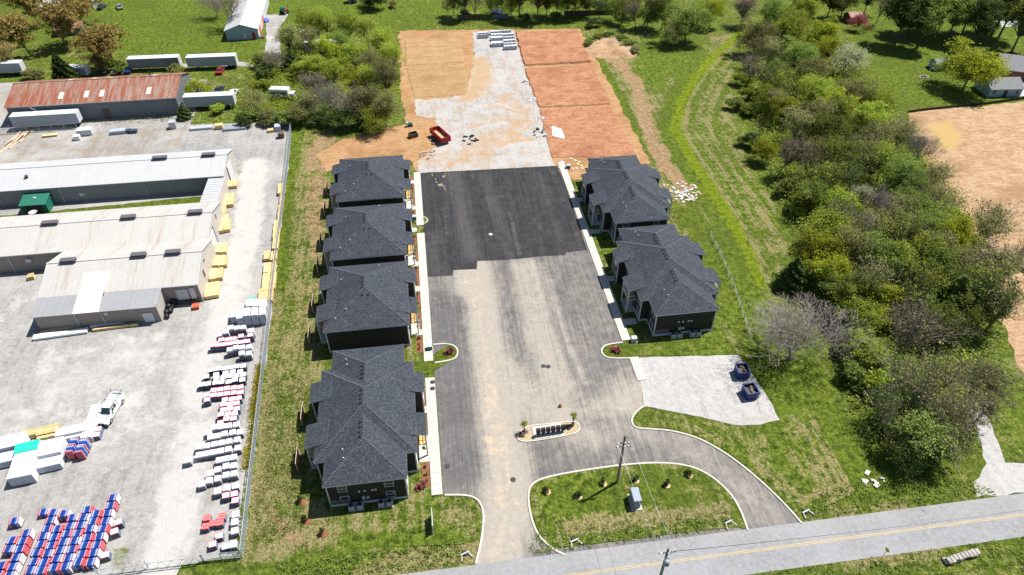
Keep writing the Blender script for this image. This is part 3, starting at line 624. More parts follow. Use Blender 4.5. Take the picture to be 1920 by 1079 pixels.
patch('front_lawn', atl([(770,935),(832,932),(878,932),(897,943),(904,965),(902,1008),(896,1020),(800,1024),(640,1028),(650,960)]), .05, 'grass', .55, zf((.5, 0, 0), *[('l', 0, atl([(828+16*q,950),(832+17*q,1005)]), .85, .12, .3) for q in range(4)], ('p', 0, atl([(800,990),(880,990),(880,1020),(800,1025)]), .36, 1.5), ('l', 0, atl([(690,1046),(800,1040),(890,1030)]), .95, .7, .6), ('l', 0, atl([(660,1015),(760,1020),(840,1030)]), .25, 1.2, 1)), .15)
patch('side_lawn', atl([(1195,668),(1140,672),(1131,665),(1129,655),(1140,648),(1170,645),(1390,640),(1410,662),(1385,665)]), .06, 'grass', .8, zf((.36, 0, 0)))

# --- footpaths made of slabs
def footpath(x0, x1, segs, label_y):
    base = None
    for (ya, yb) in segs:
        root = MB().bx(x0, x1, ya, yb, -.02, .10).build('footpath', 'concrete'); struct(root)
        n = max(1, round((yb-ya)/1.9)); L_ = (yb-ya)/n
        me = MB().box((0, 0, 0), (x1-x0-.02, L_-.025, .06), 0, 0, .006).mesh('slab', 'concrete')
        for i in range(n): link('slab', me, root, ((x0+x1)/2, ya+(i+.5)*L_, .115+.004*RND.random()))
footpath(-3.75, -2.2, [(55.1,77.0),(80.7,117.0),(119.8,141)], 0)
footpath(30.2, 31.75, [(81.0,141)], 0)
a, b = at(1182,672), at(1205,708)
footpath(30.4, 31.9, [(71.8,77.0)], 0)
for y in (61.5, 70.5, 87.8, 99.5, 107, 118.4, 126.5, 137):
    struct(MB().bx(-5.2, -3.72, y-.7, y+.7, -.02, .10).build('entry_path', 'concrete'))
for y in (85.5, 97.5, 112.8, 124.8):
    struct(MB().bx(31.7, 34.0, y-.7, y+.7, -.02, .10).build('entry_path', 'concrete'))
for y0, y1 in ((56.6,60.7),(62.3,69.7),(71.3,74.5),(83,87),(88.6,93),(94.5,98.7),(100.4,106.2),(107.8,112),(113,116.6),(120.5,125.6),(127.4,131),(132,136.2),(137.8,139.5)):
    patch('mulch_bed', [(-4.95,y0),(-3.85,y0),(-3.85,y1),(-4.95,y1)], .03, 'mulch', .8)
# ------------------------------------------------------------------ houses
EV, PT = 5.2, .4255
def hip(m, hx, y0, y1, ry0, ry1, ev=EV):
    """hip roof on x +-hx, y0..y1 with ridge ry0..ry1 (a gable-less solid: slopes, eave edge, soffit)"""
    rz = ev+PT*hx
    V = [(-hx,y0,ev),(hx,y0,ev),(hx,y1,ev),(-hx,y1,ev),(0,ry0,rz),(0,ry1,rz)]
    V += [(x,y,ev-.2) for x, y, _ in V[:4]]
    m.add(V, [(0,1,4),(1,2,5,4),(2,3,5),(3,0,4,5)], 0)
    m.add(V, [(6,7,1,0),(7,8,2,1),(8,9,3,2),(9,6,0,3),(9,8,7,6)], 1)
def hip_line(m, a, b, st=.34):
    a, b = Vector(a), Vector(b); d = (b-a); n = int(d.length/st); rz = math.atan2(d.y, d.x)
    for i in range(n): p = a+d*((i+.5)/n); m.box((p.x, p.y, p.z+.02), (.2, .2, .06), rz, 0)
def window(parent, c, w_, h_, face, pane='glass'):
    """framed window: face 'y-' looks to -Y, 'x-' to -X, 'x+' to +X"""
    x, y, z = c; f = MB(); t = .065
    def bar(u0, u1, v0, v1, d0, d1, mb):
        if face == 'y-': mb.bx(x+u0, x+u1, y-d1, y-d0, z+v0, z+v1)
        elif face == 'x-': mb.bx(x-d1, x-d0, y+u0, y+u1, z+v0, z+v1)
        else: mb.bx(x+d0, x+d1, y+u0, y+u1, z+v0, z+v1)
    a, b = w_/2, h_/2
    for u0, u1, v0, v1 in ((-a,a,b-t,b),(-a,a,-b,-b+t),(-a,-a+t,-b+t,b-t),(a-t,a,-b+t,b-t),(-a+t,a-t,-.03,.03)): bar(u0, u1, v0, v1, 0, .07, f)
    o = f.build('window', 'trim', parent); p = MB(); bar(-a+t, a-t, -b+t, b-t, 0.005, .02, p); p.build('pane', pane, o)
HMESH = {}
def house(label, cx, cy, ends, front, group, endwin=True):
    t = thing('house', label, 'house', (cx, cy, 0), 0, group)
    # roof
    m = MB(); hip(m, 7.05, -8.55, 8.55, -1.5, 1.5)
    if ends:
        hip(m, 5.6, 2.2, 12.6, 2.3, 7.0); hip(m, 5.6, -12.6, -2.2, -7.0, -2.3)
    for sx in (-1, 1):
        for y0, y1 in ((2.2,6.05),(-5.9,-1.9)):
            zi = EV+PT*1.85+.03; xs = [5.2*sx, 8.5*sx]
            V = [(xs[0],y0,zi),(xs[1],y0,EV),(xs[1],y1,EV),(xs[0],y1,zi)]; V += [(x,y,z-.2) for x, y, z in V]
            F = [(0,1,2,3)]; G_ = [(4,5,1,0),(5,6,2,1),(6,7,3,2),(7,4,0,3),(7,6,5,4)]
            if sx < 0: F = [tuple(reversed(f)) for f in F]; G_ = [tuple(reversed(f)) for f in G_]
            m.add(V, F, 0); m.add(V, G_, 1)
    r = m.build('roof', ['shingle', 'trim'], t)
    caps = MB(); rz = EV+PT*7.05
    hip_line(caps, (0,-1.5,rz), (0,1.5,rz))
    for sx in (-1, 1):
        for sy in (-1, 1): hip_line(caps, (7.05*sx,8.55*sy,EV), (0,1.5*sy,rz))
    if ends:
        r2 = EV+PT*5.6
        for sy in (-1, 1):
            hip_line(caps, (0,7.0*sy,r2), (0,3.0*sy,r2))
            for sx in (-1, 1): hip_line(caps, (5.6*sx,12.6*sy,EV), (0,7.0*sy,r2))
    cp = caps.build('ridge_caps', 'capshingle', r); cp['kind'] = 'stuff'
    vm = HMESH.get('vent') or MB().box((0,0,.07), (.3,.3,.2), 0, 0, 0, .75).mesh('roof_vent', 'black'); HMESH['vent'] = vm
    pm = HMESH.get('pipe') or MB().tube((0,0,-.1),(0,0,.42),.08,.08,8).mesh('vent_pipe', 'trim'); HMESH['pipe'] = pm
    vy = [-1.2,-.4,.4,1.2] + ([4.2,5.0,5.8,6.6,-4.2,-5.0,-5.8,-6.6] if ends else [])
    for y in vy: link('roof_vent', vm, r, (-.55, y, (rz if abs(y) < 2 else EV+PT*5.6)-.24+ .0))
    for x, y in ((-.5,-2.9),(.5,-2.9)) if not ends else (): link('roof_vent', vm, r, (x, y, EV+PT*(8.55-2.9)-.02))
    for x, y in ((-3.2,-5.2),(2.1,6.2),(-4.4,3.0),(-5.0,-6.6)) if not ends else ((-2.7,-9.4),(-2.9,-7.9),(-3.2,9.2),(-3.0,8.0)):
        hx = min(7.05-abs(x), 8.55-abs(y)) if not ends else min(5.6-abs(x), 12.6-abs(y)); link('vent_pipe', pm, r, (x, y, EV+PT*hx))
    # walls
    m = MB(); m.bx(-6.7, 6.7, -8.2, 8.2, -.05, EV-.12)
    if ends: m.bx(-5.25, 5.25, -12.25, 12.25, -.06, EV-.13)
    for sx in (-1, 1): m.bx(6.6*sx, 8.1*sx, 2.5, 5.75, -.05, EV-.14)
    m.build('wall', 'siding', t)
    # pale trims: foot band, corner boards, frieze
    m = MB(); blocks = [(6.7, 8.2)] + ([(5.25, 12.25)] if ends else [])
    for hx, hy in blocks:
        for sy in (-1, 1):
            m.bx(-hx-.03, hx+.03, hy*sy, hy*sy+.06*sy, -.05, .45); m.bx(-hx, hx, hy*sy, hy*sy+.05*sy, EV-.45, EV-.22)
            for sx in (-1, 1):
                m.bx(hx*sx-.10*sx, hx*sx+.07*sx, hy*sy-.10*sy, hy*sy+.07*sy, -.04, EV-.21)
        for sx in (-1, 1): m.bx(hx*sx, hx*sx+.05*sx, -hy, hy, -.05, .45)
    for sx in (-1, 1):
        for y in (2.5, 5.75): m.bx(8.0*sx, 8.17*sx, y-.07, y+.07, -.04, EV-.21)
    m.build('corner_trim', 'trim', t)
    if ends:
        lo = MB(); lo.bx(-5.2, -2.6, -12.33, -12.26, .45, 1.5); lo.build('lower_cladding', 'greysiding', t)
        for x in ((-3.2, 3.0) if endwin else ()):
            for z in (1.4, 3.9): window(t, (x, -12.25, z), 1.25, 1.45, 'y-')
        vmn = HMESH.get('rv') or MB().tube((0,0,0),(0,-.12,0),.17,.15,10).mesh('wall_vent', 'trim'); HMESH['rv'] = vmn
        for x in (-1.1, -.35, .65, 1.1): link('wall_vent', vmn, t, (x, -12.25, 2.9))
        mt = MB(); mt.bx(-.9, -.5, -12.45, -12.25, 1.0, 1.7, 0, .03); mt.bx(-.3, .1, -12.42, -12.25, 1.1, 1.6, 0, .03); mt.build('meter_box', 'galv', t)
        for sx, fc in ((-1, 'x-'), (1, 'x+')):
            for y in (-10.6, 10.4):
                for z in (1.5, 3.9): window(t, (5.25*sx, y, z), 1.5, 1.5, fc)
    for sx, fc in ((-1, 'x-'), (1, 'x+')):
        for y in (-7.1, .2, 7.1):
            for z in (1.5, 3.9): window(t, (6.7*sx, y, z), 1.2, 1.5, fc)
        for z in (1.5, 3.9): window(t, (8.1*sx, 4.1, z), 1.6, 1.5, fc)
        # two-storey porch under the lower bay roof
        d = MB()
        nb = 9
        for i in range(nb): x = 6.72+(i+.5)*1.6/nb; d.bx((x-.083)*sx, (x+.083)*sx, -5.65, -2.15, 2.62, 2.72)
        d.build('balcony_deck', 'deckwood', t)
        MB().bx(6.6*sx, 8.45*sx, -5.75, -2.05, -.05, .14).build('patio_slab', 'concrete', t)
        for y in (-5.6, -2.2): MB().bx(8.15*sx, 8.35*sx, y-.1, y+.1, .0, EV-.19).build('post', 'trim', t)
        ra = MB()
        for z in (2.85, 3.65): ra.bx(8.22*sx, 8.29*sx, -5.5, -2.3, z, z+.07)
        for y in (-5.62, -2.18):
            for z in (2.85, 3.65): ra.bx(6.75*sx, 8.15*sx, y-.03, y+.03, z, z+.07)
        for i in range(11): y = -5.4+i*.31; ra.bx(8.23*sx, 8.28*sx, y-.02, y+.02, 2.9, 3.66)
        ra.build('balcony_rail', 'trim', t)
        MB().bx(6.70*sx, 6.77*sx, -4.6, -3.6, .14, 2.2).build('door', 'greysiding', t)
        MB().bx(6.70*sx, 6.77*sx, -4.6, -3.6, 2.74, 4.75).build('door', 'greysiding', t)
    return t
HG = 'dark houses along the car park'
house('long dark house with stepped hip roof beside the front lawn and entrance drive', -12.2, 67.55, True, 1, HG)
house('square hip-roofed dark house next to the long stepped-roof house', -12.65, 93.15, False, 1, HG)
house('square hip-roofed dark house standing between two others of the same shape', -12.75, 112.4, False, 1, HG)
house('square hip-roofed dark house beside the bare orange soil', -12.7, 131.9, False, 1, HG)
house('dark house with stepped hip roof beside the mown slope and clay pads', 40.95, 120.7, True, -1, HG)
house('dark house with stepped hip roof beside the side lawn and gravel pad', 41.1, 93.7, True, -1, HG, False)

def ac_unit(x, y, label, group):
    t = thing('air_conditioner', label, 'air conditioner', (x, y, 0), 0, group)
    MB().bx(-.5, .5, -.5, .5, -.03, .1).build('base_slab', 'concrete', t)
    m = MB().box((0,0,.5), (.8,.8,.8), 0, 0, .05)
    for i in range(6): m.bx(-.41, .41, -.41, .41, .2+i*.11, .225+i*.11)
    m.build('casing', 'galv', t)
    MB().lathe([(.33,.9),(.33,.93),(.28,.93),(.05,.94)], n=14).build('fan_grille', 'darkmetal', t)
for x in (-16.3+4.6-2.6, -16.3+4.6-1.5, -16.3+4.6+1.4, -16.3+4.6+2.5): ac_unit(x-.3, 54.6, 'grey air conditioner against the dark wall facing the front lawn', 'air conditioners by the front lawn')
for x in (-1.9, -.8, 1.5, 2.6): ac_unit(41.1+x, 80.75, 'grey air conditioner against the dark wall facing the side lawn', 'air conditioners by the side lawn')

def privacy(x, y, L_, label, group, n=8):
    t = thing('privacy_fence', label, 'fence', (x, y, 0), 0, group)
    for i in range(n):
        MB().bx(-.03, .03, -L_/2+i*L_/n+.01, -L_/2+(i+1)*L_/n-.01, .05, 1.85+.02*(i % 2)).build('board', 'fencewood', t)
    for yy in (-L_/2, 0, L_/2): MB().bx(.03, .13, yy-.05, yy+.05, -.1, 1.8).build('post', 'fencewood', t)
for cy in (67.55, 93.15, 112.4, 131.9):
    for dy in (-3.9, 4.1): privacy(-22.6 if cy < 80 else -23.0, cy+dy-.2, 3.4, 'pale wooden privacy screen on the grass behind a dark house', 'privacy screens behind the houses')

# ------------------------------------------------------------------ yard buildings
def gable(name, label, x0, x1, y0, y1, ev, rd, roofm, wallm, endm, vents=(), group=None, over=.25, ridge_y=None, ribs=.0, cat='warehouse', rz=0.0):
    """long shed, ridge along x"""
    t = thing(name, label, cat, (0, 0, 0), 0, group); ym = (y0+y1)/2 if ridge_y is None else ridge_y
    m = MB(); m.add([(x0,y0,-.05),(x1,y0,-.05),(x1,y1,-.05),(x0,y1,-.05),(x0,y0,ev-.06),(x1,y0,ev-.06),(x1,y1,ev-.06),(x0,y1,ev-.06),(x0,ym,rd-.08),(x1,ym,rd-.08)],
        [(0,1,5,4),(2,3,7,6)], 0).add([(x0,y0,-.05),(x1,y0,-.05),(x1,y1,-.05),(x0,y1,-.05),(x0,y0,ev-.06),(x1,y0,ev-.06),(x1,y1,ev-.06),(x0,y1,ev-.06),(x0,ym,rd-.08),(x1,ym,rd-.08)], [(1,2,6,9,5),(3,0,4,8,7)], 1)
    m.build('wall', [wallm, endm], t)
    o = over; s1 = (rd-ev)/(ym-y0); s2 = (rd-ev)/(y1-ym)
    for nm, ya, za, sg in (('roof', y0-o, ev-o*s1, 1), ('roof', y1+o, ev-o*s2, -1)):
        V = [(x0-o,ya,za),(x1+o,ya,za),(x1+o,ym,rd),(x0-o,ym,rd)]; V += [(x,y,z-.12) for x, y, z in V]
        F = [(0,1,2,3),(7,6,5,4),(4,5,1,0),(5,6,2,1),(6,7,3,2),(7,4,0,3)]
        if sg < 0: F = [tuple(reversed(f)) for f in F]
        q = MB().add(V, F, 0)
        if ribs:
            k = int((x1-x0)/ribs)
            for i in range(k+1):
                x = x0+(x1-x0)*i/k
                W = [(x-.03,ya,za+.0),(x+.03,ya,za+.0),(x+.03,ym,rd),(x-.03,ym,rd)]; W += [(a,b,c+.05) for a, b, c in W]
                q.add(W, [(4,5,6,7),(0,1,5,4),(1,2,6,5),(3,0,4,7)] if sg > 0 else [(7,6,5,4),(4,5,1,0),(5,6,2,1),(7,4,0,3)])
        q.build(nm, roofm, t)
    MB().bx(x0-o, x1+o, ym-.18, ym+.18, rd-.03, rd+.07).build('ridge_cap', roofm, t)
    tr = MB()
    tr.bx(x0, x1+o, y0-o-.06, y0-o+.04, ev-o*s1-.16, ev-o*s1-.02); tr.build('gutter', 'galv', t)
    for vx, L_ in vents:
        v = MB(); v.bx(vx-L_/2, vx+L_/2, ym-.42, ym+.42, rd-.05, rd+.28); v.sideprism([(vx-L_/2-.05, rd+.5), (vx+L_/2+.05, rd+.5), (vx+L_/2+.05, rd+.56), (vx-L_/2-.05, rd+.56)], ym-.55, ym+.55)
        for xx in (vx-L_/2+.1, vx, vx+L_/2-.1): v.bx(xx-.04, xx+.04, ym-.3, ym+.3, rd+.25, rd+.52)
        v.build('ridge_vent', 'ventmetal', t)
    return t
def panel(t, name, mat, x0, x1, y0, y1, z0, z1, bev=0.0): return MB().bx(x0, x1, y0, y1, z0, z1, 0, bev).build(name, mat, t)
XW = -200
# long white-roofed warehouse with the green shed
t = gable('warehouse', 'long warehouse with bright white metal roof, a green shed against its wall', XW, -45.2, 139.0, 150.6, 4.1, 5.7, 'roofwhite', 'wallgrey', 'wallcream', ((-59.3,3.0),(-48.8,2.8)), 'warehouses in the builders yard', .25, 145.2, .9)
for x in (-62, -79.5, -92): panel(t, 'downpipe', 'galv', x-.08, x+.08, 138.85, 138.98, 0, 4.0)
panel(t, 'door', 'trim', -45.25, -45.13, 143.2, 147.0, 0, 3.4); panel(t, 'door_track', 'darkmetal', -45.14, -45.05, 142.9, 143.2, 0, 3.6)
panel(t, 'wall_box', 'trim', -75.9, -74.9, 138.8, 139.02, 1.4, 2.2); MB().lathe([(.3,0),(.3,.5),(.42,.5),(.1,.75)], (-86.5,142.2,4.85), 10).build('roof_turbine', 'darkmetal', t)
# middle warehouse
t2 = gable('warehouse', 'long warehouse with rust-streaked pale roof beyond the lean-to building', XW, -44.0, 115.0, 128.2, 4.2, 6.0, 'roofwhite_r', 'walltaupe', 'wallcream', ((-74.2,2.9),(-59.6,2.7),(-46.9,2.6)), 'warehouses in the builders yard', .25, 121.7, .9)
panel(t2, 'loading_door', 'trim', -44.05, -43.9, 116.4, 119.6, 0, 3.4); panel(t2, 'door_track', 'darkmetal', -43.98, -43.85, 119.6, 119.9, 0, 3.7)
panel(t2, 'wall_box', 'galv', -77.6, -76.6, 114.6, 115.02, 2.3, 3.1, .05); panel(t2, 'gable_vent', 'darkmetal', -44.02, -43.94, 123.2, 123.6, 3.2, 4.2)
for x in (-80.5,): panel(t2, 'downpipe', 'galv', x-.08, x+.08, 114.86, 114.98, 0, 4.1)
# front warehouse with lean-to
t3 = gable('warehouse', 'rust-streaked warehouse with grey lean-to and one bright new roof panel', -69.8, -43.2, 101.4, 114.85, 4.3, 6.5, 'roofwhite_r', 'walltaupe', 'wallcream', ((-66.2,2.6),(-54.0,2.6),(-48.0,2.6)), 'warehouses in the builders yard', .22, 108.1, .9)
LT = MB(); LT.bx(-69.6, -49.5, 97.0, 101.5, -.05, 3.55); LT.build('leanto_wall', 'walltaupe', t3)
panel(t3, 'leanto_end_wall', 'wallcream', -49.5, -49.44, 97.0, 101.4, 0, 3.9)
def slopeq(name, mat, x0, x1, ya, za, yb, zb, th, parent, ribs=0):
    V = [(x0,ya,za),(x1,ya,za),(x1,yb,zb),(x0,yb,zb)]; V += [(a,b,c-th) for a, b, c in V]
    q = MB().add(V, [(0,1,2,3),(7,6,5,4),(4,5,1,0),(5,6,2,1),(6,7,3,2),(7,4,0,3)])
    if ribs:
        k = int((x1-x0)/ribs)
        for i in range(k+1):
            x = x0+(x1-x0)*i/k; W = [(x-.03,ya,za),(x+.03,ya,za),(x+.03,yb,zb),(x-.03,yb,zb)]; W += [(a,b,c+.05) for a, b, c in W]
            q.add(W, [(4,5,6,7),(0,1,5,4),(1,2,6,5),(3,0,4,7)])
    return q.build(name, mat, parent)
slopeq('leanto_roof', 'roofgrey', -69.9, -63.0, 96.7, 3.62, 101.15, 4.24, .1, t3, .9); slopeq('leanto_roof', 'roofgrey', -58.8, -49.2, 96.7, 3.62, 101.15, 4.24, .1, t3, .9)
slopeq('new_roof_panel', 'roofnew', -63.0, -58.8, 96.6, 3.78, 105.4, 5.78, .12, t3)
panel(t3, 'loading_door', 'galv', -47.3, -45.2, 101.25, 101.42, .9, 3.3); panel(t3, 'loading_door', 'trim', -44.9, -44.0, 101.25, 101.42, .9, 3.4)
panel(t3, 'loading_door', 'trim', -52.2, -50.5, 96.86, 97.02, .1, 2.2); panel(t3, 'wall_box', 'trim', -58.2, -57.6, 96.84, 97.02, 2.6, 3.2)
for x in (-63.0, -58.7): panel(t3, 'downpipe', 'galv', x-.07, x+.07, 96.86, 96.99, 0, 3.5)
panel(t3, 'dock_sill', 'darkmetal', -47.5, -43.6, 100.9, 101.4, .5, .85); panel(t3, 'gable_hatch', 'oldwood', -43.22, -43.12, 105.6, 106.3, 2.2, 3.6); panel(t3, 'gable_vent', 'darkmetal', -43.22, -43.12, 107.6, 108.4, 4.2, 4.5)
# link roof between two warehouses
t4 = thing('link_building', 'narrow flat-roofed link joining two warehouses at the gable ends', 'shed', (-46.5, 133.6, 0))
MB().bx(-1.65, 1.65, -5.3, 5.3, -.05, 3.5).build('wall', 'wallcream', t4); q = MB().bx(-1.8, 1.8, -5.35, 5.35, 3.5, 3.65)
for i in range(12): q.bx(-1.8, 1.8, -5.2+i*.95-.03, -5.2+i*.95+.03, 3.65, 3.7)
q.build('roof', 'roofwhite', t4)
t5 = thing('green_shed', 'dark green metal shed against the white-roofed warehouse wall', 'shed', (-84.0, 137.1, 0))
MB().bx(-2.5, 2.5, -1.7, 1.7, -.05, 2.3).build('wall', 'greenpaint', t5)
slopeq('roof', 'greenpaint', -2.7, 2.7, -2.1, 2.35, 1.8, 3.1, .1, t5, .6); panel(t5, 'door', 'darkmetal', -1.6, 1.5, -1.76, -1.69, .1, 2.0); panel(t5, 'roof_vent', 'trim', -.2, .2, -.2, .2, 2.6, 2.95)
# rusty barn
t6 = gable('rusty_barn', 'old barn with rusty red corrugated roof and weathered blue-grey wall', -105, -63.6, 178.6, 194.0, 5.0, 7.4, 'roofrust', 'wallblue', 'wallblue', (), None, .3, 187.0, .8, 'barn')
for x, d in ((-92.2,0),(-86.0,0),(-82.2,0),(-70.6,0)):
    for ya, yb in ((180.2,182.6),(188.2,190.4)):
        za, zb = [5.0+2.4*(y-178.6)/8.4 if y < 187 else 5.0+2.4*(194-y)/7 for y in (ya, yb)]
        slopeq('skylight', 'skylight', x-.55, x+.55, ya, za+.09, yb, zb+.09, .05, t6)
panel(t6, 'door', 'oldwood', -82.6, -80.9, 178.45, 178.62, 0, 2.8); panel(t6, 'roof_chimney', 'darkmetal', -72.6, -72.3, 190.5, 190.8, 6.0, 7.2)
pp = MB(); pp.tube((-97.6,178.4,3.2),(-98.6,177.2,5.0),.06,.06,6); pp.build('leaning_pipe', 'trim', t6)
# pale-blue metal building
t7 = thing('metal_building', 'white-roofed metal building with pale blue gable beside the farm drive', 'building', (-55.3, 229.4, 0), math.radians(2))
V = [(-5.0,0,0),(5.0,0,0),(5.0,34,0),(-5.0,34,0),(-5.0,0,3.3),(5.0,0,3.3),(5.0,34,3.3),(-5.0,34,3.3),(0,0,4.9),(0,34,4.9)]
MB().add(V, [(0,1,5,8,4),(2,3,7,9,6),(3,0,4,7)]).build('wall', 'wallpale', t7); MB().add(V, [(1,2,6,5)]).build('side_wall', 'trailerwhite', t7)
for sx in (-1, 1):
    V = [(5.3*sx,-.3,3.2),(5.3*sx,34.3,3.2),(0,34.3,4.98),(0,-.3,4.98)]; V += [(a,b,c-.1) for a, b, c in V]; F = [(0,1,2,3),(7,6,5,4),(4,5,1,0),(5,6,2,1),(6,7,3,2),(7,4,0,3)]
    MB().add(V, F if sx > 0 else [tuple(reversed(f)) for f in F]).build('roof', 'roofwhite', t7)
panel(t7, 'door', 'redpaint', 3.0, 3.9, -.08, .02, 0, 2.1); panel(t7, 'door_frame', 'trim', .2, 1.2, -.06, .02, .4, 1.9)
for y in (3, 12): panel(t7, 'door', 'orangered', 4.98, 5.08, y, y+3.2, 0, 2.8)
MB().bx(5.05, 6.4, .2, 1.8, 0, .5).build('steps', 'oldwood', t7)
# small outbuildings beyond
def outbuilding(label, px, py, w_, d_, ev, rd, wm, rm, rz=0.0, cat='shed', extra=True):
    x, y = at(px, py); t = thing('shed' if cat == 'shed' else 'house', label, cat, (x, y, 0), rz)
    V = [(-w_/2,-d_/2,-.05),(w_/2,-d_/2,-.05),(w_/2,d_/2,-.05),(-w_/2,d_/2,-.05),(-w_/2,-d_/2,ev),(w_/2,-d_/2,ev),(w_/2,d_/2,ev),(-w_/2,d_/2,ev),(-w_/2,0,rd),(w_/2,0,rd)]
    MB().add(V, [(0,1,5,4),(2,3,7,6),(1,2,6,9,5),(3,0,4,8,7)]).build('wall', wm, t)
    s_ = (rd-ev)/(d_/2)
    for sg in (-1, 1):
        V = [(-w_/2-.3,sg*(d_/2+.3),ev-.3*s_+.02),(w_/2+.3,sg*(d_/2+.3),ev-.3*s_+.02),(w_/2+.3,0,rd+.04),(-w_/2-.3,0,rd+.04)]; V += [(a,b,c-.1) for a, b, c in V]
        F = [(0,1,2,3),(7,6,5,4),(4,5,1,0),(5,6,2,1),(6,7,3,2),(7,4,0,3)]
        MB().add(V, F if sg < 0 else [tuple(reversed(f)) for f in F]).build('roof', rm, t)
    MB().bx(-.5, .5, -d_/2-.06, -d_/2+.02, 0, 2.0).build('door', 'darkmetal', t)
    if w_ > 5:
        for x in (-w_/2+1.3, w_/2-1.3): window(t, (x, -d_/2, 1.5), 1.1, 1.1, 'y-')
    return t
outbuilding('white outbuilding with pale gable behind the orange-leaved trees', 130, 14, 7, 6, 3, 4.6, 'trailerwhite', 'roofwhite', .3)
outbuilding('small white shed standing beside a parked car beyond the orange-leaved trees', 165, 14, 5, 5, 2.6, 4, 'trailerwhite', 'roofwhite', .9)
outbuilding('low white-roofed shed partly hidden behind orange-leaved trees', 95, 22, 6, 5, 2.6, 3.8, 'trailerwhite', 'roofwhite', .1)
outbuilding('low rusty-roofed shed half hidden beneath the orange-leaved trees', 135, 62, 8, 5, 2.4, 3.4, 'wallblue', 'roofrust', .2)
outbuilding('pale shed at the edge of the bright green lawn beside a dark bush', 662, 4, 3.2, 3, 2.4, 3.2, 'wallgrey', 'roofgrey', .0)
outbuilding('small pale garden shed on the bright lawn next to the round tree', 1760, 128, 4.6, 3.6, 2.0, 3.0, 'wallpale', 'houseroof', .0)
outbuilding('brick bungalow with grey hip shingles behind the round yellow-green tree', 1925, 140, 18, 11, 2.8, 5.2, 'brick', 'houseroof', -.45, 'house')
outbuilding('pale blue garage with grey roof under the round yellow-green tree', 1868, 172, 9, 7, 2.5, 4.2, 'wallpale', 'houseroof', -.1)
outbuilding('pale blue bungalow among trees beyond the pines', 1715, 6, 9, 7, 2.6, 4.2, 'wallpale', 'houseroof', -.3, 'house')
outbuilding('old brown shed beside the pink-flowering tree', 1597, 40, 4.5, 4, 2.2, 3.2, 'oldwood', 'roofrust', .1)
outbuilding('pale-roofed cabin below the pine trees', 1730, 45, 7, 5, 2.4, 3.6, 'oldwood', 'roofwhite', -.1)
outbuilding('grey shed glimpsed behind the board fence and trees', 1010, -6, 9, 6, 2.6, 3.8, 'wallgrey', 'roofgrey', .0)

# ------------------------------------------------------------------ trailers and vehicles
def trailer(label, x, y, L_, rz=0.0, roofm='trailerwhite', sidem='trailerblue', h=2.75, z0=1.05, group='semi trailers parked in the yards'):
    t = thing('semi_trailer', label, 'trailer', (x, y, 0), rz, group); w_ = 2.5
    m = MB().box((0,0,z0+h/2), (L_,w_,h), 0, 0, .04)
    k = int(L_/.9)
    for i in range(k+1):
        xx = -L_/2+.15+(L_-.3)*i/k
        for s in (-1, 1): m.bx(xx-.03, xx+.03, s*w_/2, s*(w_/2+.03), z0+.1, z0+h-.1)
    m.build('body', sidem, t)
    MB().box((0,0,z0+h+.03), (L_+.06,w_+.06,.08), 0, 0, .02).build('roof', roofm, t)
    MB().bx(-L_/2+.2, L_/2-.2, -.5, .5, z0-.25, z0).build('chassis', 'darkmetal', t)
    d = MB().bx(L_/2, L_/2+.05, -1.2, -.02, z0+.05, z0+h-.1); d.bx(L_/2, L_/2+.05, .02, 1.2, z0+.05, z0+h-.1); d.build('rear_door', roofm, t)
    wm = HMESH.get('tw') or MB().tube((0,-.3,0),(0,.3,0),.5,.5,12).mesh('wheel', 'tyre'); HMESH['tw'] = wm
    for xx in (L_/2-1.2, L_/2-2.5):
        for s in (-1, 1): link('wheel', wm, t, (xx, s*.92, .5))
    for s in (-1, 1): MB().bx(-L_/2+2.4, -L_/2+2.6, s*.8-.08, s*.8+.08, 0, z0).build('landing_leg', 'darkmetal', t)
    return t
trailer('dusty white trailer with dark blue-grey side beyond the rusty barn roof', -77.0, 209.4, 14.4, math.radians(-2), 'trailerwhite', 'wallblue')
trailer('light blue-grey trailer standing end to end beside the darker one', -60.5, 208.2, 14, math.radians(-2))
trailer('grey trailer overgrown by bushes at the barn gable', -56.2, 181.6, 12.8, math.radians(-2))
trailer('white trailer parked along the front of the rusty barn', -95.4, 176.2, 15.8, math.radians(0))
trailer('pale trailer with torn roof beside the orange-leaved trees', -121.5, 211.5, 15, math.radians(-3))
x, y = at(615, 100); trailer('white trailer hidden among the bare trees and scrub', x, y, 13, math.radians(-8))
x, y = at(582, 86); trailer('short white box body hidden in the scrub behind another trailer', x, y+3, 6, math.radians(-6), h=2.4)
x, y = at(150, 143); trailer('small white box trailer beside the dark cedar', x, y, 6.2, math.radians(-10), h=2.2, z0=.7)

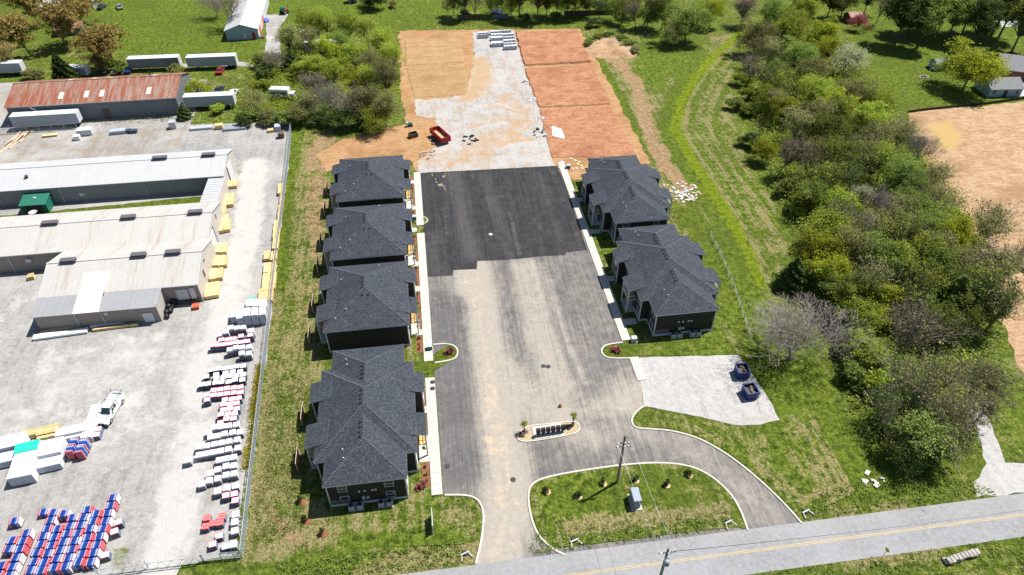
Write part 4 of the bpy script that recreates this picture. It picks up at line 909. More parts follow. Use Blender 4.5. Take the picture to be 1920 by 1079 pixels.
def wheel(t, x, y, r, w_=.24):
    o = MB().tube((x,y-w_/2,r),(x,y+w_/2,r),r,r,14).build('wheel', 'tyre', t); s = 1 if y > 0 else -1
    MB().tube((x,y+s*(w_/2-.02),r),(x,y+s*(w_/2+.015),r),r*.6,r*.5,10).build('rim', 'chrome', o)
def car(label, x, y, rz, paint, kind='sedan', group=None):
    """front towards +X of the object"""
    t = thing({'pickup': 'pickup_truck', 'van': 'camper_van'}.get(kind, 'parked_car'), label, {'pickup': 'pickup truck', 'van': 'camper'}.get(kind, 'car'), (x, y, 0), rz, group)
    if kind == 'pickup':
        b = MB().sideprism([(-2.9,.5),(-2.9,1.05),(-.75,1.05),(-.75,1.12),(1.25,1.12),(2.55,1.0),(2.85,.85),(2.9,.5),(2.2,.42),(-2.2,.42)], -.95, .95)
        b.build('body', paint, t, fix=True)
        MB().bx(-2.8, -.85, -.78, .78, 1.03, 1.075).build('bed_floor', 'trailerwhite', t)
        w_ = MB(); w_.bx(-2.9, -.75, -.97, -.8, 1.0, 1.42); w_.bx(-2.9, -.75, .8, .97, 1.0, 1.42); w_.bx(-.9, -.74, -.8, .8, 1.0, 1.42); w_.build('bed_side', paint, t)
        tg = MB().bx(-2.96, -2.86, -.8, .8, .8, 1.42); tg.build('tailgate', paint, t)
        c = MB(); V = [(-.75,-.9,1.1),(1.3,-.9,1.1),(1.3,.9,1.1),(-.75,.9,1.1),(-.6,-.72,1.85),(.55,-.72,1.85),(.55,.72,1.85),(-.6,.72,1.85)]
        c.add(V, [(4,5,6,7),(0,1,5,4),(1,2,6,5),(2,3,7,6),(3,0,4,7)]); c.build('cab', paint, t)
        g = MB(); g.add([(1.26,-.74,1.17),(1.26,.74,1.17),(.62,.62,1.80),(.62,-.62,1.80)], [(0,1,2,3)]); g.v = [(a+.03, b_, z+.02) for a, b_, z in g.v]; g.build('windscreen', 'carglass', t)
        for s in (-1, 1):
            for x0, x1 in ((-.5,.1),(.2,.95)):
                q = MB(); V = [(x0,s*.885,1.2),(x1,s*.885,1.2),(min(x1,.5),s*.75,1.76),(x0+.04,s*.75,1.76)]; q.add([(a, b_+s*.02, z) for a, b_, z in V], [(0,1,2,3) if s < 0 else (3,2,1,0)]); q.build('side_window', 'carglass', t)
            MB().box((.95,s*1.05,1.2), (.12,.22,.18), 0, 0, .03).build('mirror', 'darkmetal', t)
            MB().bx(2.72, 2.88, s*.62-.2, s*.62+.2, .72, .9).build('headlight', 'lampglass', t)
        MB().bx(2.80, 2.93, -.4, .4, .6, .9).build('grille', 'darkmetal', t); MB().bx(2.75, 3.0, -.98, .98, .42, .6).build('bumper', 'darkmetal', t)
        for xx in (1.9, -1.85):
            for s in (-1, 1): wheel(t, xx, s*.86, .4)
        rk = MB()
        for s in (-1, 1):
            rk.tube((-2.75,s*.9,1.4),(-2.75,s*.85,2.1),.035); rk.tube((-.8,s*.9,1.4),(-.8,s*.85,2.1),.035); rk.tube((-3.0,s*.85,2.1),(1.5,s*.85,2.1),.035); rk.tube((1.5,s*.85,2.1),(2.4,s*.85,1.2),.03)
        for xx in (-2.75, -.8, .5): rk.tube((xx,-.85,2.1),(xx,.85,2.1),.035)
        rk.build('ladder_rack', 'darkmetal', t)
    elif kind == 'van':
        MB().box((-.4,0,1.75), (5.2,2.3,2.4), 0, 0, .15).build('body', paint, t); MB().box((2.9,0,1.2), (1.6,2.0,1.3), 0, 0, .2).build('cab', paint, t)
        MB().bx(-2.6, 1.8, -1.17, -1.14, 1.6, 2.1).build('side_window', 'carglass', t); MB().bx(3.6, 3.72, -.8, .8, 1.2, 1.7).build('windscreen', 'carglass', t)
        for xx in (2.7, -2.0):
            for s in (-1, 1): wheel(t, xx, s*.9, .4)
    else:
        b = MB().sideprism([(-2.2,.35),(-2.25,.85),(-1.4,.95),(1.0,.92),(2.1,.75),(2.2,.4),(1.6,.3),(-1.6,.3)], -.85, .85); b.build('body', paint, t, fix=True)
        c = MB(); V = [(-1.5,-.8,.9),(1.0,-.8,.9),(1.0,.8,.9),(-1.5,.8,.9),(-.9,-.6,1.42),(.2,-.6,1.42),(.2,.6,1.42),(-.9,.6,1.42)]
        c.add(V, [(0,1,5,4),(1,2,6,5),(2,3,7,6),(3,0,4,7)]); c.build('glass_house', 'carglass', t); MB().bx(-.88, .18, -.58, .58, 1.4, 1.45).build('roof', paint, t)
        for xx in (1.35, -1.35):
            for s in (-1, 1): wheel(t, xx, s*.78, .32, .2)
    return t
fx, fy = at(196, 798); rx, ry = at(224, 751)
car('white pickup truck with black ladder rack on the pale gravel', (fx+rx)/2, (fy+ry)/2, math.atan2(fy-ry, fx-rx), 'carwhite', 'pickup')
x, y = at(530, 184); car('white camper van abandoned among the scrub bushes', x, y, math.radians(-12), 'trailerwhite', 'van')
CG = 'old cars parked beyond the barn'
for px, py, p, lab in ((196,137,'darkmetal','dark old car parked beside the cedar'), (221,136,'chrome','silver old car parked between dark and blue cars'), (241,135,'bluepaint','dark blue old car parked next to the long dark trailer'),
    (414,136,'redpaint','faded red car below the light blue trailer'), (438,178,'carwhite','white car standing behind the overgrown trailer'), (412,172,'darkmetal','dark car wreck in the brambles by the barn gable'), (225,16,'chrome','silver car on the bright lawn beyond the oaks'), (192,16,'darkmetal','dark car parked beside the small white shed')):
    x, y = at(px, py); car(lab, x, y, math.radians(100+RND.uniform(-25, 25)), p, 'sedan')
# tractor
x, y = at(534, 26); t = thing('tractor', 'small red and green tractor at the end of the farm drive', 'tractor', (x, y, 0), 1.0)
MB().box((.6,0,1.0), (1.8,.8,.7), 0, 0, .1).build('bonnet', 'redpaint', t); MB().box((-.6,0,1.7), (1.2,1.2,1.4), 0, 0, .1).build('cab', 'greenpaint', t)
for xx, r in ((-.7,.75),(1.1,.45)):
    for s in (-1, 1): wheel(t, xx, s*.8, r, .4)
x, y = at(497, 41); o = MB().lathe([(1.3,0),(1.35,.5),(.9,.9),(.2,1.0)], n=10).build('tarp_pile', 'brightblue', None, (x, y, 0)); tag(o, 'bright blue tarp heap beside the white-roofed metal building', 'tarp')
# red dump trailer
x, y = at(826, 262); t = thing('dump_trailer', 'red high-sided dump trailer on the building site', 'trailer', (x, y, 0), math.radians(-66))
m = MB(); L_, w_ = 6.4, 2.4
m.bx(-L_/2, L_/2, -w_/2, w_/2, .7, .85)
for s in (-1, 1): m.bx(-L_/2, L_/2, s*w_/2-.06, s*w_/2+.06, .85, 2.1)
m.bx(-L_/2, -L_/2+.1, -w_/2, w_/2, .85, 2.1); m.bx(L_/2-.1, L_/2, -w_/2, w_/2, .85, 2.1)
for i in range(8):
    for s in (-1, 1): m.bx(-L_/2+i*.9, -L_/2+i*.9+.08, s*(w_/2+.06), s*(w_/2+.12), .75, 2.1)
m.build('box', 'redpaint', t); MB().bx(-L_/2+.12, L_/2-.12, -w_/2+.08, w_/2-.08, .86, 1.0).build('load', 'tansoil', t)
MB().bx(-L_/2-2.0, -L_/2, -.1, .1, .5, .65).build('drawbar', 'darkmetal', t); MB().bx(-L_/2, L_/2, -.5, .5, .5, .7).build('chassis', 'darkmetal', t)
for xx in (-.6, .5):
    for s in (-1, 1): wheel(t, xx, s*1.35, .42)
# blue waste skips
for (px, py, rz, lab) in ((1389,703,-.12,'blue open-topped steel waste bin near the side lawn corner'), (1404,741,.05,'blue open-topped steel waste bin beside the rough grass on the gravel pad')):
    x, y = at(px, py); t = thing('waste_bin', lab, 'waste bin', (x, y, 0), rz); w_, d_, h = 1.8, 2.0, 1.6
    m = MB(); m.bx(-w_/2, w_/2, -d_/2, d_/2, .12, .2)
    for s in (-1, 1): m.bx(s*w_/2-.05, s*w_/2+.05, -d_/2, d_/2, .15, h); m.bx(-w_/2, w_/2, s*d_/2-.05, s*d_/2+.05, .15, h-.02)
    for s in (-1, 1): m.bx(s*(w_/2+.05), s*(w_/2+.13), -d_/2-.05, d_/2+.05, h-.1, h+.02); m.bx(-w_/2, w_/2, s*(d_/2+.05), s*(d_/2+.12), h-.12, h)
    for i in range(4): m.bx(-w_/2+.2+i*.55, -w_/2+.3+i*.55, -d_/2-.1, -d_/2-.04, .2, h-.1)
    m.build('bin_body', 'bluepaint', t)
    for s in (-1, 1): MB().bx(s*w_/2-.12, s*w_/2+.12, -.3, .3, .5, .9).build('lift_pocket', 'bluepaint', t)
    for sx in (-1, 1):
        for sy in (-1, 1): MB().tube((sx*.8,sy*.9-.05,.08),(sx*.8,sy*.9+.05,.08),.09,.09,8).build('castor', 'tyre', t)
    rr = random.Random(px); g = MB()
    for i in range(16): g.box((rr.uniform(-.75,.75), rr.uniform(-.85,.85), rr.uniform(.9,1.35)), (rr.uniform(.2,.7), rr.uniform(.2,.6), rr.uniform(.08,.3)), rr.uniform(0,3), 0)
    g.bx(-w_/2+.06, w_/2-.06, -d_/2+.06, d_/2-.06, .25, .95); g.build('rubbish', 'oldwood', t)
#@@PART3
# ------------------------------------------------------------------ chain link fence and sliding gate
def chain_fence(label, pts, h, post=3.0, mesh=.22, name='chain_link_fence'):
    t = thing(name, label, 'fence', (pts[0][0], pts[0][1], 0)); ox, oy = pts[0]
    pm = MB().tube((0,0,-.1),(0,0,h+.05),.04,.04,6).mesh('post', 'galv'); wires = MB()
    for a, b in zip(pts[:-1], pts[1:]):
        L_ = math.dist(a, b); n = max(1, round(L_/post)); ux, uy = (b[0]-a[0])/L_, (b[1]-a[1])/L_
        for i in range(n+(1 if b == pts[-1] else 0)): link('post', pm, t, (a[0]+ux*L_*i/n-ox, a[1]+uy*L_*i/n-oy, 0))
        for z in (h, .08): MB().tube((a[0]-ox,a[1]-oy,z),(b[0]-ox,b[1]-oy,z),.03,.03,6).build('rail', 'galv', t)
        k = int(L_/mesh)
        for i in range(-int(h/mesh), k):
            for sg in (1, -1):
                s0, s1 = i*mesh, i*mesh+h; z0, z1 = .05, h
                if s0 < 0: z0 = .05-s0; s0 = 0
                if s1 > L_: z1 = h-(s1-L_); s1 = L_
                if z1 <= z0: continue
                q0, q1 = (s0, s1) if sg > 0 else (L_-s0, L_-s1)
                px_, py_ = -uy*.012, ux*.012
                A = (a[0]+ux*q0-ox, a[1]+uy*q0-oy, z0); B = (a[0]+ux*q1-ox, a[1]+uy*q1-oy, z1)
                wires.add([(A[0]+px_,A[1]+py_,A[2]),(A[0]-px_,A[1]-py_,A[2]+.012),(B[0]-px_,B[1]-py_,B[2]+.012),(B[0]+px_,B[1]+py_,B[2])], [(0,1,2,3)])
                wires.add([(A[0],A[1],A[2]-.014),(A[0],A[1],A[2]+.014),(B[0],B[1],B[2]+.014),(B[0],B[1],B[2]-.014)], [(0,1,2,3)])
    w_ = wires.build('wire_mesh', 'wire', t); w_['kind'] = 'stuff'; return t
chain_fence('tall chain link fence running from the sliding gate along the pallet rows', [(-28.3,49.3),(-29.9,83),(-31.4,113.4),(-33.0,150),(-34.1,169)], 2.0)
chain_fence('short chain link return between the gate post and the fence corner', [(-33.4,49.5),(-28.5,49.35)], 1.6)
chain_fence('low chain link fence in front of the white trailer by the barn', [(-106,173.4),(-88,173.9)], 1.6, 3.0, .4)
t = thing('sliding_gate', 'long steel truss sliding gate across the pale yard entrance', 'gate', (-39, 49.3, 0))
m = MB(); x0, x1 = -6.8, 5.6
for z in (.2, 1.55): m.tube((x0,0,z),(x1,0,z),.05,.05,6)
m.tube((x0-3.5,0,.2),(x0,0,1.55),.045); m.tube((x0-3.5,0,.2),(x0,0,.2),.05)
m.build('frame', 'galv', t)
for i in range(9):
    a = x0+i*(x1-x0)/9; b = a+(x1-x0)/9; q = MB(); q.tube((a,0,.2),((a+b)/2,0,1.55),.03,.03,5); q.tube(((a+b)/2,0,1.55),(b,0,.2),.03,.03,5); q.build('brace', 'galv', t)
for x in (x0-.3, x1+.2, -1): MB().tube((x,.18,-.1),(x,.18,1.9),.07,.07,8).build('post', 'galv', t)

# ------------------------------------------------------------------ pallets
def pallet_proto(kind, h=1.15, w_=.9, d_=.94):
    top = {'film': 'film', 'rag': 'ragbag', 'pink': 'pinkbag', 'dot': 'dotbag', 'red': 'redbag'}[kind]
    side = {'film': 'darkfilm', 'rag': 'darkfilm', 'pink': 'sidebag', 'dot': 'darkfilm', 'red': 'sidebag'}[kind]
    b = MB()
    for x in (-w_/2+.06, 0, w_/2-.06): b.bx(x-.05, x+.05, -d_/2, d_/2, 0, .09)
    for i in range(6): y = -d_/2+.06+i*(d_-.12)/5; b.bx(-w_/2, w_/2, y-.05, y+.05, .09, .12)
    pm = b.mesh('pallet_base', 'oldwood')
    m = MB()
    # stacked bags: bulging layers below, the printed top layer in rows
    nl = 5
    for k in range(nl):
        z0 = .12+(h-.12)*k/nl; z1 = .12+(h-.12)*(k+1)/nl; last = k == nl-1
        if kind == 'film':
            if k == 0: m.box((0,0,(.12+h)/2), (w_,d_,h-.12), 0, 0, .05)
            continue
        rows = 4 if kind == 'rag' else (3 if kind in ('pink', 'dot') else 2)
        for r in range(rows):
            if kind == 'rag': y0 = -d_/2+d_*r/rows; m.box((0, y0+d_/rows/2, (z0+z1)/2), (w_, d_/rows-.015, z1-z0), 0, 0 if (last or True) else 1, .04)
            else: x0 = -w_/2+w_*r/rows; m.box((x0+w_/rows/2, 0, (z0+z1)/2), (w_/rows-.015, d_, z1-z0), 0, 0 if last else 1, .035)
    if kind == 'film':
        for k in range(3): m.bx(-w_/2+.1+k*.36, -w_/2+.12+k*.36, -d_/2-.006, d_/2+.006, .15, h+.006)
        for k in range(4): x = -w_/2+.02+k*w_/4; m.bx(x, x+w_/4-.03, -d_/2-.012, -d_/2+.05, .14, h*.72, 1)
    return pm, m.mesh('load', [top, side])
PP = {k: pallet_proto(k) for k in ('film', 'pink', 'dot', 'red')}; PP['rag'] = pallet_proto('rag', 1.25, 1.32, 1.02)
PLAB = {'film': ('pallet shrouded in white film in the rows beside the chain link fence', 'white film pallets by the fence'),
    'pink': ('pallet of pink and white printed bags in the rows beside the chain link fence', 'pink printed pallets by the fence'),
    'dot': ('pallet of white bags with dark print dots beside the chain link fence', 'dot printed pallets by the fence'),
    'red': ('pallet of red wrapped bundles on bare gravel between fence and gate', 'red bundle pallets by the gate'),
    'rag': ('pallet of red and blue striped bags in the close-packed block near the gate', 'striped bag pallets near the gate')}
def pallet(kind, x, y, rz=0.0, hs=1.0, lab=None, grp=None, sx=1.0, sy=1.0):
    l, g = PLAB[kind]; t = thing('loaded_pallet', lab or l, 'pallet', (x, y, .015), rz+RND.uniform(-.06, .06), grp or g); t.scale = (sx, sy, hs*RND.uniform(.93, 1.08))
    link('pallet_base', PP[kind][0], t); link('load', PP[kind][1], t); return t
def prow(kind, ox, oy, pts, hs=1.0, sc=.09375):
    for (x, y, *r) in pts:
        n = r[2] if len(r) > 2 else 1
        for i in range(n):
            f = i/max(1, n-1); X, Y = (x+(r[0]-x)*f, y+(r[1]-y)*f) if n > 1 else (x, y)
            wx, wy = at(ox+X*sc, oy+Y*sc, 1.15*hs); pallet(kind, wx, wy, .10, hs)
prow('film', 340, 590, [(985,250,1230,250,3),(1390,320),(880,335),(960,690),(1090,660,1210,640,2),(1350,630),(1200,765,1340,755,2)], 1.35)
prow('film', 340, 590, [(785,390)], .8)
prow('pink', 340, 590, [(800,505,1040,480,3),(1190,430,1380,410,2),(625,605,960,570,4),(1080,550,1310,520,3)], 1.2)
prow('dot', 340, 680, [(600,130,1230,60,6),(690,230),(880,200,1170,170,3),(700,300,840,290,2),(970,260,1100,260,2),(1230,230),(400,425),(530,415),(680,390,800,385,2),(945,380),(1070,340),(1215,330),(490,270)])
prow('pink', 340, 680, [(640,540,1180,490,5),(640,640,1180,590,5),(510,630),(510,740),(870,740,1140,700,3),(840,835,1100,810,3),(830,935,1100,910,3),(790,1035,1060,1005,3)])
prow('pink', 340, 770, [(900,165,1040,150,2),(780,235)], .9)
prow('film', 340, 770, [(660,330),(795,310),(935,290),(1090,270),(540,420),(580,520),(712,500),(855,455),(1020,430),(1170,420),(350,715),(500,690),(650,660),(800,640),(945,605),(1110,575),(345,875),(490,850),(635,830),(780,800),(935,770),(1125,740),(750,985),(890,955),(1040,925)])
prow('film', 340, 860, [(725,215),(890,150),(1045,130),(580,290),(545,425),(720,385),(885,315),(1050,295),(400,495),(720,645),(900,585),(1075,535),(120,20)])
prow('pink', 340, 860, [(890,735),(1050,695),(1070,830)], .9)
prow('red', 300, 890, [(495,455),(655,440),(480,545),(555,510),(632,505)], .8, .177)
prow('pink', 300, 890, [(625,640),(555,735)], .8, .177)
prow('film', 300, 890, [(795,415),(785,495),(787,590),(772,735)], .95, .177)
prow('dot', 300, 890, [(692,755)], .7, .177)
# block of striped bag pallets
for cx, ytop, skip in ((-46.95,60.0,()),(-48.5,57.8,()),(-49.95,58.6,()),(-51.35,57.5,()),(-52.8,58.4,(1,)),(-54.2,58.7,()),(-56.6,57.2,(0,)),(-58.1,55.2,(2,))):
    i = 0; y = ytop
    while y > 50.0:
        if i not in skip: pallet('rag', cx+RND.uniform(-.04,.04), y, RND.choice((0, math.pi)), 1+RND.uniform(-.04,.06))
        y -= 1.16; i += 1
pallet('rag', -55.8, 59.3, .1, .7, 'low striped bag pallet set apart from the close-packed block', 'loose striped pallets'); pallet('rag', -59.0, 58.2, .1, .9, 'striped bag pallet with torn white top outside the block', 'loose striped pallets')
pallet('pink', -45.2, 56.1, .3, 1.0, 'red and white printed pallet by the weeds at the gate'); pallet('pink', -45.35, 54.8, .3, 1.0, 'white pallet with red print next to the weeds'); pallet('pink', -45.6, 51.6, .2, .9, 'red and white pallet beside the sliding gate end')
# lumber and wrapped stacks
def lumber(label, x, y, w_, L_, h, rz=0.0, mat='lumber', group='lumber stacks in the yard', name='lumber_stack', film=False, z=0.015):
    t = thing(name, label, 'lumber' if not film else 'wrapped stack', (x, y, z), rz, group)
    b = MB()
    for yy in (-L_*.38, 0, L_*.38): b.bx(-w_/2, w_/2, yy-.05, yy+.05, 0, .1)
    b.build('bearer', 'oldwood', t)
    if film:
        m = MB().box((0,0,.1+h/2), (w_,L_,h), 0, 0, .06); m.build('wrapping', mat, t)
        nb = max(1, round(w_/1.2)); m = MB(); k = 0
        for i in range(nb):
            for j in range(max(1, round(h/.6))):
                m.bx(-w_/2+.04+i*w_/nb, -w_/2+(i+1)*w_/nb-.04, -L_/2-.03, -L_/2, .14+j*.6, .14+(j+1)*.6-.06)
        m.build('end_face', 'greyfilm', t)
    else:
        nb = max(3, int(w_/.16)); nz = max(2, int(h/.12)); m = MB()
        for j in range(nz):
            for i in range(nb):
                if j < nz-1 and 0 < i < nb-1: continue
                e = RND.uniform(-.04, .04); x0 = -w_/2+i*w_/nb
                m.bx(x0+.006, x0+w_/nb-.006, -L_/2+e, L_/2+e, .1+j*h/nz+.004, .1+(j+1)*h/nz-.004+RND.uniform(0, .012))
        m.bx(-w_/2+.02, w_/2-.02, -L_/2+.06, L_/2-.06, .11, .1+h-.03); m.build('boards', mat, t)
        st = MB()
        for yy in (-L_*.3, L_*.3): st.bx(-w_/2-.01, w_/2+.01, yy-.02, yy+.02, .1, .1+h+.02)
        st.build('strap', 'darkmetal', t)
    return t
k6 = lambda x, y: (380+x*.139, 430+y*.139); k5 = lambda x, y: (380+x*.09375, 340+y*.09375)
GAB = 'yellow lumber stack on the gravel against the cream warehouse gable'; FEN = 'yellow lumber stack lying along the chain link fence'
for (x, y), L_, w_ in ((k6(210,250),3.0,1.2),(k6(280,250),3.0,1.2),(k6(180,420),3.2,1.2),(k6(250,420),3.2,1.2),(k6(295,420),3.0,.9),(k6(140,600),3.2,1.2),(k6(225,590),3.0,1.2),(k6(80,815),4.0,1.3),(k6(165,800),4.0,1.5),(k5(440,360),4.6,1.2),(k5(560,350),4.6,1.2),(k5(400,570),4.0,1.2),(k5(440,770),3.6,1.2),(k5(360,910),3.0,1.2),(k5(490,880),3.2,1.2)):
    wx, wy = at(x, y, .8); lumber(GAB, wx, wy, w_, L_, .75, .10, group='lumber stacks by the gable')
for (x, y), L_, w_ in ((k6(990,35),4.0,1.2),(k6(985,170),4.6,1.1),(k6(865,350),2.6,1.1),(k6(945,360),2.8,.7),(k6(985,350),2.8,.5),(k6(868,520),3.0,1.2),(k6(920,520),3.0,.8),(k6(962,500),3.4,.6),(k6(850,700),4.6,1.2),(k6(930,690),4.8,1.5),(k6(815,890),3.6,1.6),(k6(905,880),3.6,1.2),(k5(1560,150),4.0,1.2),(k5(1570,380),5.0,.7),(k5(1530,640),6.0,.6),(k5(1480,940),5.6,1.2)):
    wx, wy = at(x, y, .7); lumber(FEN, wx, wy, w_, L_, .7, .06, group='lumber stacks along the fence')
x, y = at(435, 345, .6); lumber('yellow lumber crate frame by the white warehouse corner', x, y, 2.2, 2.6, .7, .1, group=None)
FB = 'white-wrapped stacks piled by the fence'
for i in range(4): x, y = at(453+i*14.3, 611-i*1.0); lumber('tall grey-faced white-wrapped stack at the head of the pallet rows', x, y+.9, 1.12, 2.2, 2.3 if i else 1.9, .10, 'film', FB, 'wrapped_stack', True)
for i in range(3): x, y = at(472+i*13, 590); lumber('white-wrapped stack behind the tall grey-faced stacks at the fence', x, y+.6, 1.15, 2.2, 2.2, .10, 'film', 'white stacks behind the tall ones', 'wrapped_stack', True)
x, y = at(441, 604); lumber('single low white-wrapped stack beside the tall grey-faced stacks', x, y+.6, 1.0, 2.0, 1.5, .1, 'film', None, 'wrapped_stack', True)
x, y = at(474, 573); lumber('small green tarped stack behind the white-wrapped stacks', x, y, 1.6, 1.4, 1.2, .1, 'green_tarp', None, 'wrapped_stack', True)
W = lambda px, py, w_, L_, h, rz, mat, lab: (lambda p: lumber(lab, p[0], p[1], w_, L_, h, rz, mat, None, 'wrapped_stack', mat != 'lumber'))(at(px, py, h))
W(172, 790, 1.7, 6.6, 1.0, .05, 'film', 'long white-wrapped stack beside the white pickup truck')
W(133, 806, 4.2, 1.5, 1.3, .16, 'film', 'wide white-wrapped stack behind the striped bag pallets')
W(129, 817, 4.0, 1.2, .8, .16, 'film', 'low white-wrapped stack in front of the wide one')
W(90, 806, 3.0, 1.5, 1.2, .16, 'lumber', 'brown-yellow sheet stack at the back of the wrapped timber')
W(91, 815, 3.0, 1.1, .9, .16, 'lumber', 'lower brown-yellow sheet stack beside the wrapped timber')
W(58, 811, 2.8, 1.2, .9, .16, 'lumber', 'narrow tapered timber stack next to the sheet stack')
W(50, 838, 3.2, 1.8, 2.07, .16, 'green_tarp', 'stack under a bright green tarp between white wrapped stacks')
W(93, 838, 3.2, 2.8, 2.0, .16, 'film', 'tall white-wrapped block next to the green tarped stack')
W(92, 866, 3.1, 1.6, 1.3, .16, 'film', 'white-wrapped block with brown stain and grey face')
W(46, 862, 3.2, 6.0, 1.9, .12, 'film', 'long tall white-wrapped stack with printed grey end')
W(14, 828, 4.4, 2.4, 1.8, .16, 'film', 'white-wrapped stack behind the green tarped one at the yard edge')
W(8, 858, 3.8, 1.8, 1.3, .16, 'film', 'low white-wrapped stack with dark end beside the long tall one')
for px, py in ((136,829),(154,829)):
    for k in range(2): x, y = at(px-6*k, py+12*k, 1.9); pallet('rag', x, y, 1.57, 1.5, 'tall striped bag pallet beside the white wrapped blocks', 'tall striped pallets by the wrapped blocks')
for px, py in ((183,804),(180,814)): x, y = at(px, py, 1.0); pallet('pink', x, y, .1, .9, 'white and pink printed pallet in front of the pickup truck', 'printed pallets by the pickup')
# timber lying along the lean-to wall
for (pa, pb, w_, mat, lab) in (((78,628),(158,612),.9,'lumber','bare timber boards lying along the lean-to wall'), ((65,636),(166,622),1.2,'film','white sheeted timber lying along the lean-to wall'), ((172,613),(268,600),1.1,'film','blue-white sheeted timber lying near the lean-to door'), ((175,622),(260,611),.35,'lumber','single thin timber bundle beside the sheeted timber')):
    a, b = at(*pa), at(*pb); t = lumber(lab, (a[0]+b[0])/2, (a[1]+b[1])/2, w_, math.dist(a, b), .45, math.atan2(b[1]-a[1], b[0]-a[0])-math.pi/2, mat, None, 'timber_bundle', mat == 'film')
# black bags, wooden pallets, odds and ends in the yard
rr = random.Random(3); t = thing('rubbish_heap', 'heap of black plastic sacks beside the grey loading door', 'rubbish', (-48.6, 99.6, 0))
for i in range(11):
    m = MB().lathe([(.1,0),(.5,.12),(.58,.4),(.4,.72),(.1,.85)], n=9, sx=rr.uniform(.8,1.2), sy=rr.uniform(.8,1.2)); m.build('sack', 'black', t, (rr.uniform(-.6,.6), rr.uniform(-1.9,1.6), rr.choice((0,0,.55))), rr.uniform(0,3), True)
def wood_pallets(label, x, y, n, mat, rz=0.0):
    t = thing('pallet_pile', label, 'pallet', (x, y, 0), rz)
    for k in range(n):
        m = MB()
        for xx in (-.5, 0, .5): m.bx(xx-.05, xx+.05, -.55, .55, k*.15, k*.15+.1)
        for i in range(6): m.bx(-.55, .55, -.55+i*.2, -.43+i*.2, k*.15+.1, k*.15+.13)
        m.build('pallet_board', mat, t, (rr.uniform(-.05,.05), rr.uniform(-.05,.05), 0))
x, y = at(368, 578); wood_pallets('pile of red-brown wooden pallets below the loading doors', x, y, 5, 'orangered', .2)
x, y = at(60, 523); wood_pallets('pile of wooden pallets and crates in the corner between two warehouses', x, y, 6, 'lumber', .3)
for px, py, w_, d_, h, mat, lab in ((162,252,3.4,2.0,1.4,'trailerwhite','white open bin with grey front below the barn'), (146,262,1.4,1.2,1.0,'film','small white box on the dirt below the barn'), (223,250,3.6,1.6,.8,'greyfilm','long grey covered pallet near the barn front'), (239,249,1.8,1.2,.6,'darkfilm','dark covered pallet next to the long grey one'), (251,249,1.8,1.2,.6,'darkfilm','dark covered pallet at the end of its row'), (326,240,1.6,1.6,1.7,'galv','grey upright box bin at the edge of the yard'), (412,241,1.8,1.4,1.0,'lumber','brown crate beside the blue and white pipe stack'), (95,256,3.4,.9,.35,'lumber','flat yellow board bundle on the dirt strip'), (528,258,1.4,1.4,1.2,'oldwood','brown wooden crate by the end of the chain link fence'), (522,244,1.4,1.8,1.2,'greyfilm','grey steel cage at the scrub edge by the fence end'), (510,247,2.0,1.0,.5,'lumber','pinkish board pile beside the scrub edge')):
    x, y = at(px, py); t = thing('storage_crate', lab, 'crate', (x, y, 0), .08); MB().box((0,0,.1+h/2), (w_,d_,h), 0, 0, .05).build('crate_body', mat, t)
    q = MB()
    for xx in (-w_*.4, w_*.4): q.bx(xx-.08, xx+.08, -d_/2, d_/2, 0, .12)
    q.build('skid', 'oldwood', t); MB().box((0,0,.1+h+.02), (w_+.06,d_+.06,.06), 0, 0, .015).build('lid', mat, t)
for px, py, lab, mat in ((378,242,'stack of white plastic pipes at the edge of the yard','trailerwhite'), (440,243,'stack of blue and white pipes near the scrub','trailerblue')):
    x, y = at(px, py); t = thing('pipe_stack', lab, 'pipes', (x, y, 0), .05)
    for i in range(8): MB().tube((-2.9+.2*(i%3),(i%4)*.36-.6,.2+.3*(i//4)),(2.9,(i%4)*.36-.6,.2+.3*(i//4)),.17,.17,8).build('pipe', mat, t)
for i in range(9):
    x, y = at(10+i*5.5, 272-i*3+rr.uniform(-4,8)); o = MB().box((0,0,.12), (.5,rr.uniform(4,7),.22), 0, 0, .02).build('loose_timber', 'fencewood', None, (x, y, 0), rr.uniform(-.25,.05)); tag(o, 'loose weathered timber lying on the dirt strip behind the white-roofed warehouse', 'timber', 'loose timbers behind the warehouse')
t = thing('satellite_dish', 'tilted white dish on a brown pad between the warehouses', 'dish', at(62, 410)+(0,)); MB().lathe([(1.6,0),(1.7,.03),(.1,.05)], n=16).build('base_pad', 'brownsoil', t)
MB().tube((0.6,0,0),(.6,0,1.2),.08,.08,8).build('mast', 'darkmetal', t); MB().lathe([(.08,0),(.5,.12),(.85,.38),(.8,.40),(.45,.18),(.05,.06)], (0.6,0,1.2), 14).build('dish_bowl', 'trailerwhite', t)

# ------------------------------------------------------------------ poles, wires, box and signs
def utility_pole(label, x, y, h, arms, can=False, rz=0.0):
    t = thing('utility_pole', label, 'utility pole', (x, y, 0), rz)
    MB().tube((0,0,-.3),(0,0,h),.19,.12,10).build('pole', 'pole', t)
    for z in arms:
        MB().bx(-1.05, 1.05, -.16, -.05, z-.06, z+.07).build('crossarm', 'galv', t)
        for xx in (-.95, -.5, .5, .95): MB().lathe([(.05,0),(.09,.08),(.04,.2)], (xx,-.1,z+.07), 8).build('insulator', 'porcelain', t)
    for k in range(3): a = k*2.1; MB().tube((math.cos(a)*.17,math.sin(a)*.17,.2),(math.cos(a)*.14,math.sin(a)*.14,h*.75),.05,.05,6).build('riser_conduit', 'galv', t)
    if can: MB().lathe([(.1,0),(.32,.05),(.32,.9),(.36,.92),(.2,1.05)], (0,-.5,h-2.6), 12).build('transformer', 'transf', t); MB().bx(-.05, .05, -.3, 0, h-2.2, h-2.1).build('bracket', 'galv', t)
    return t
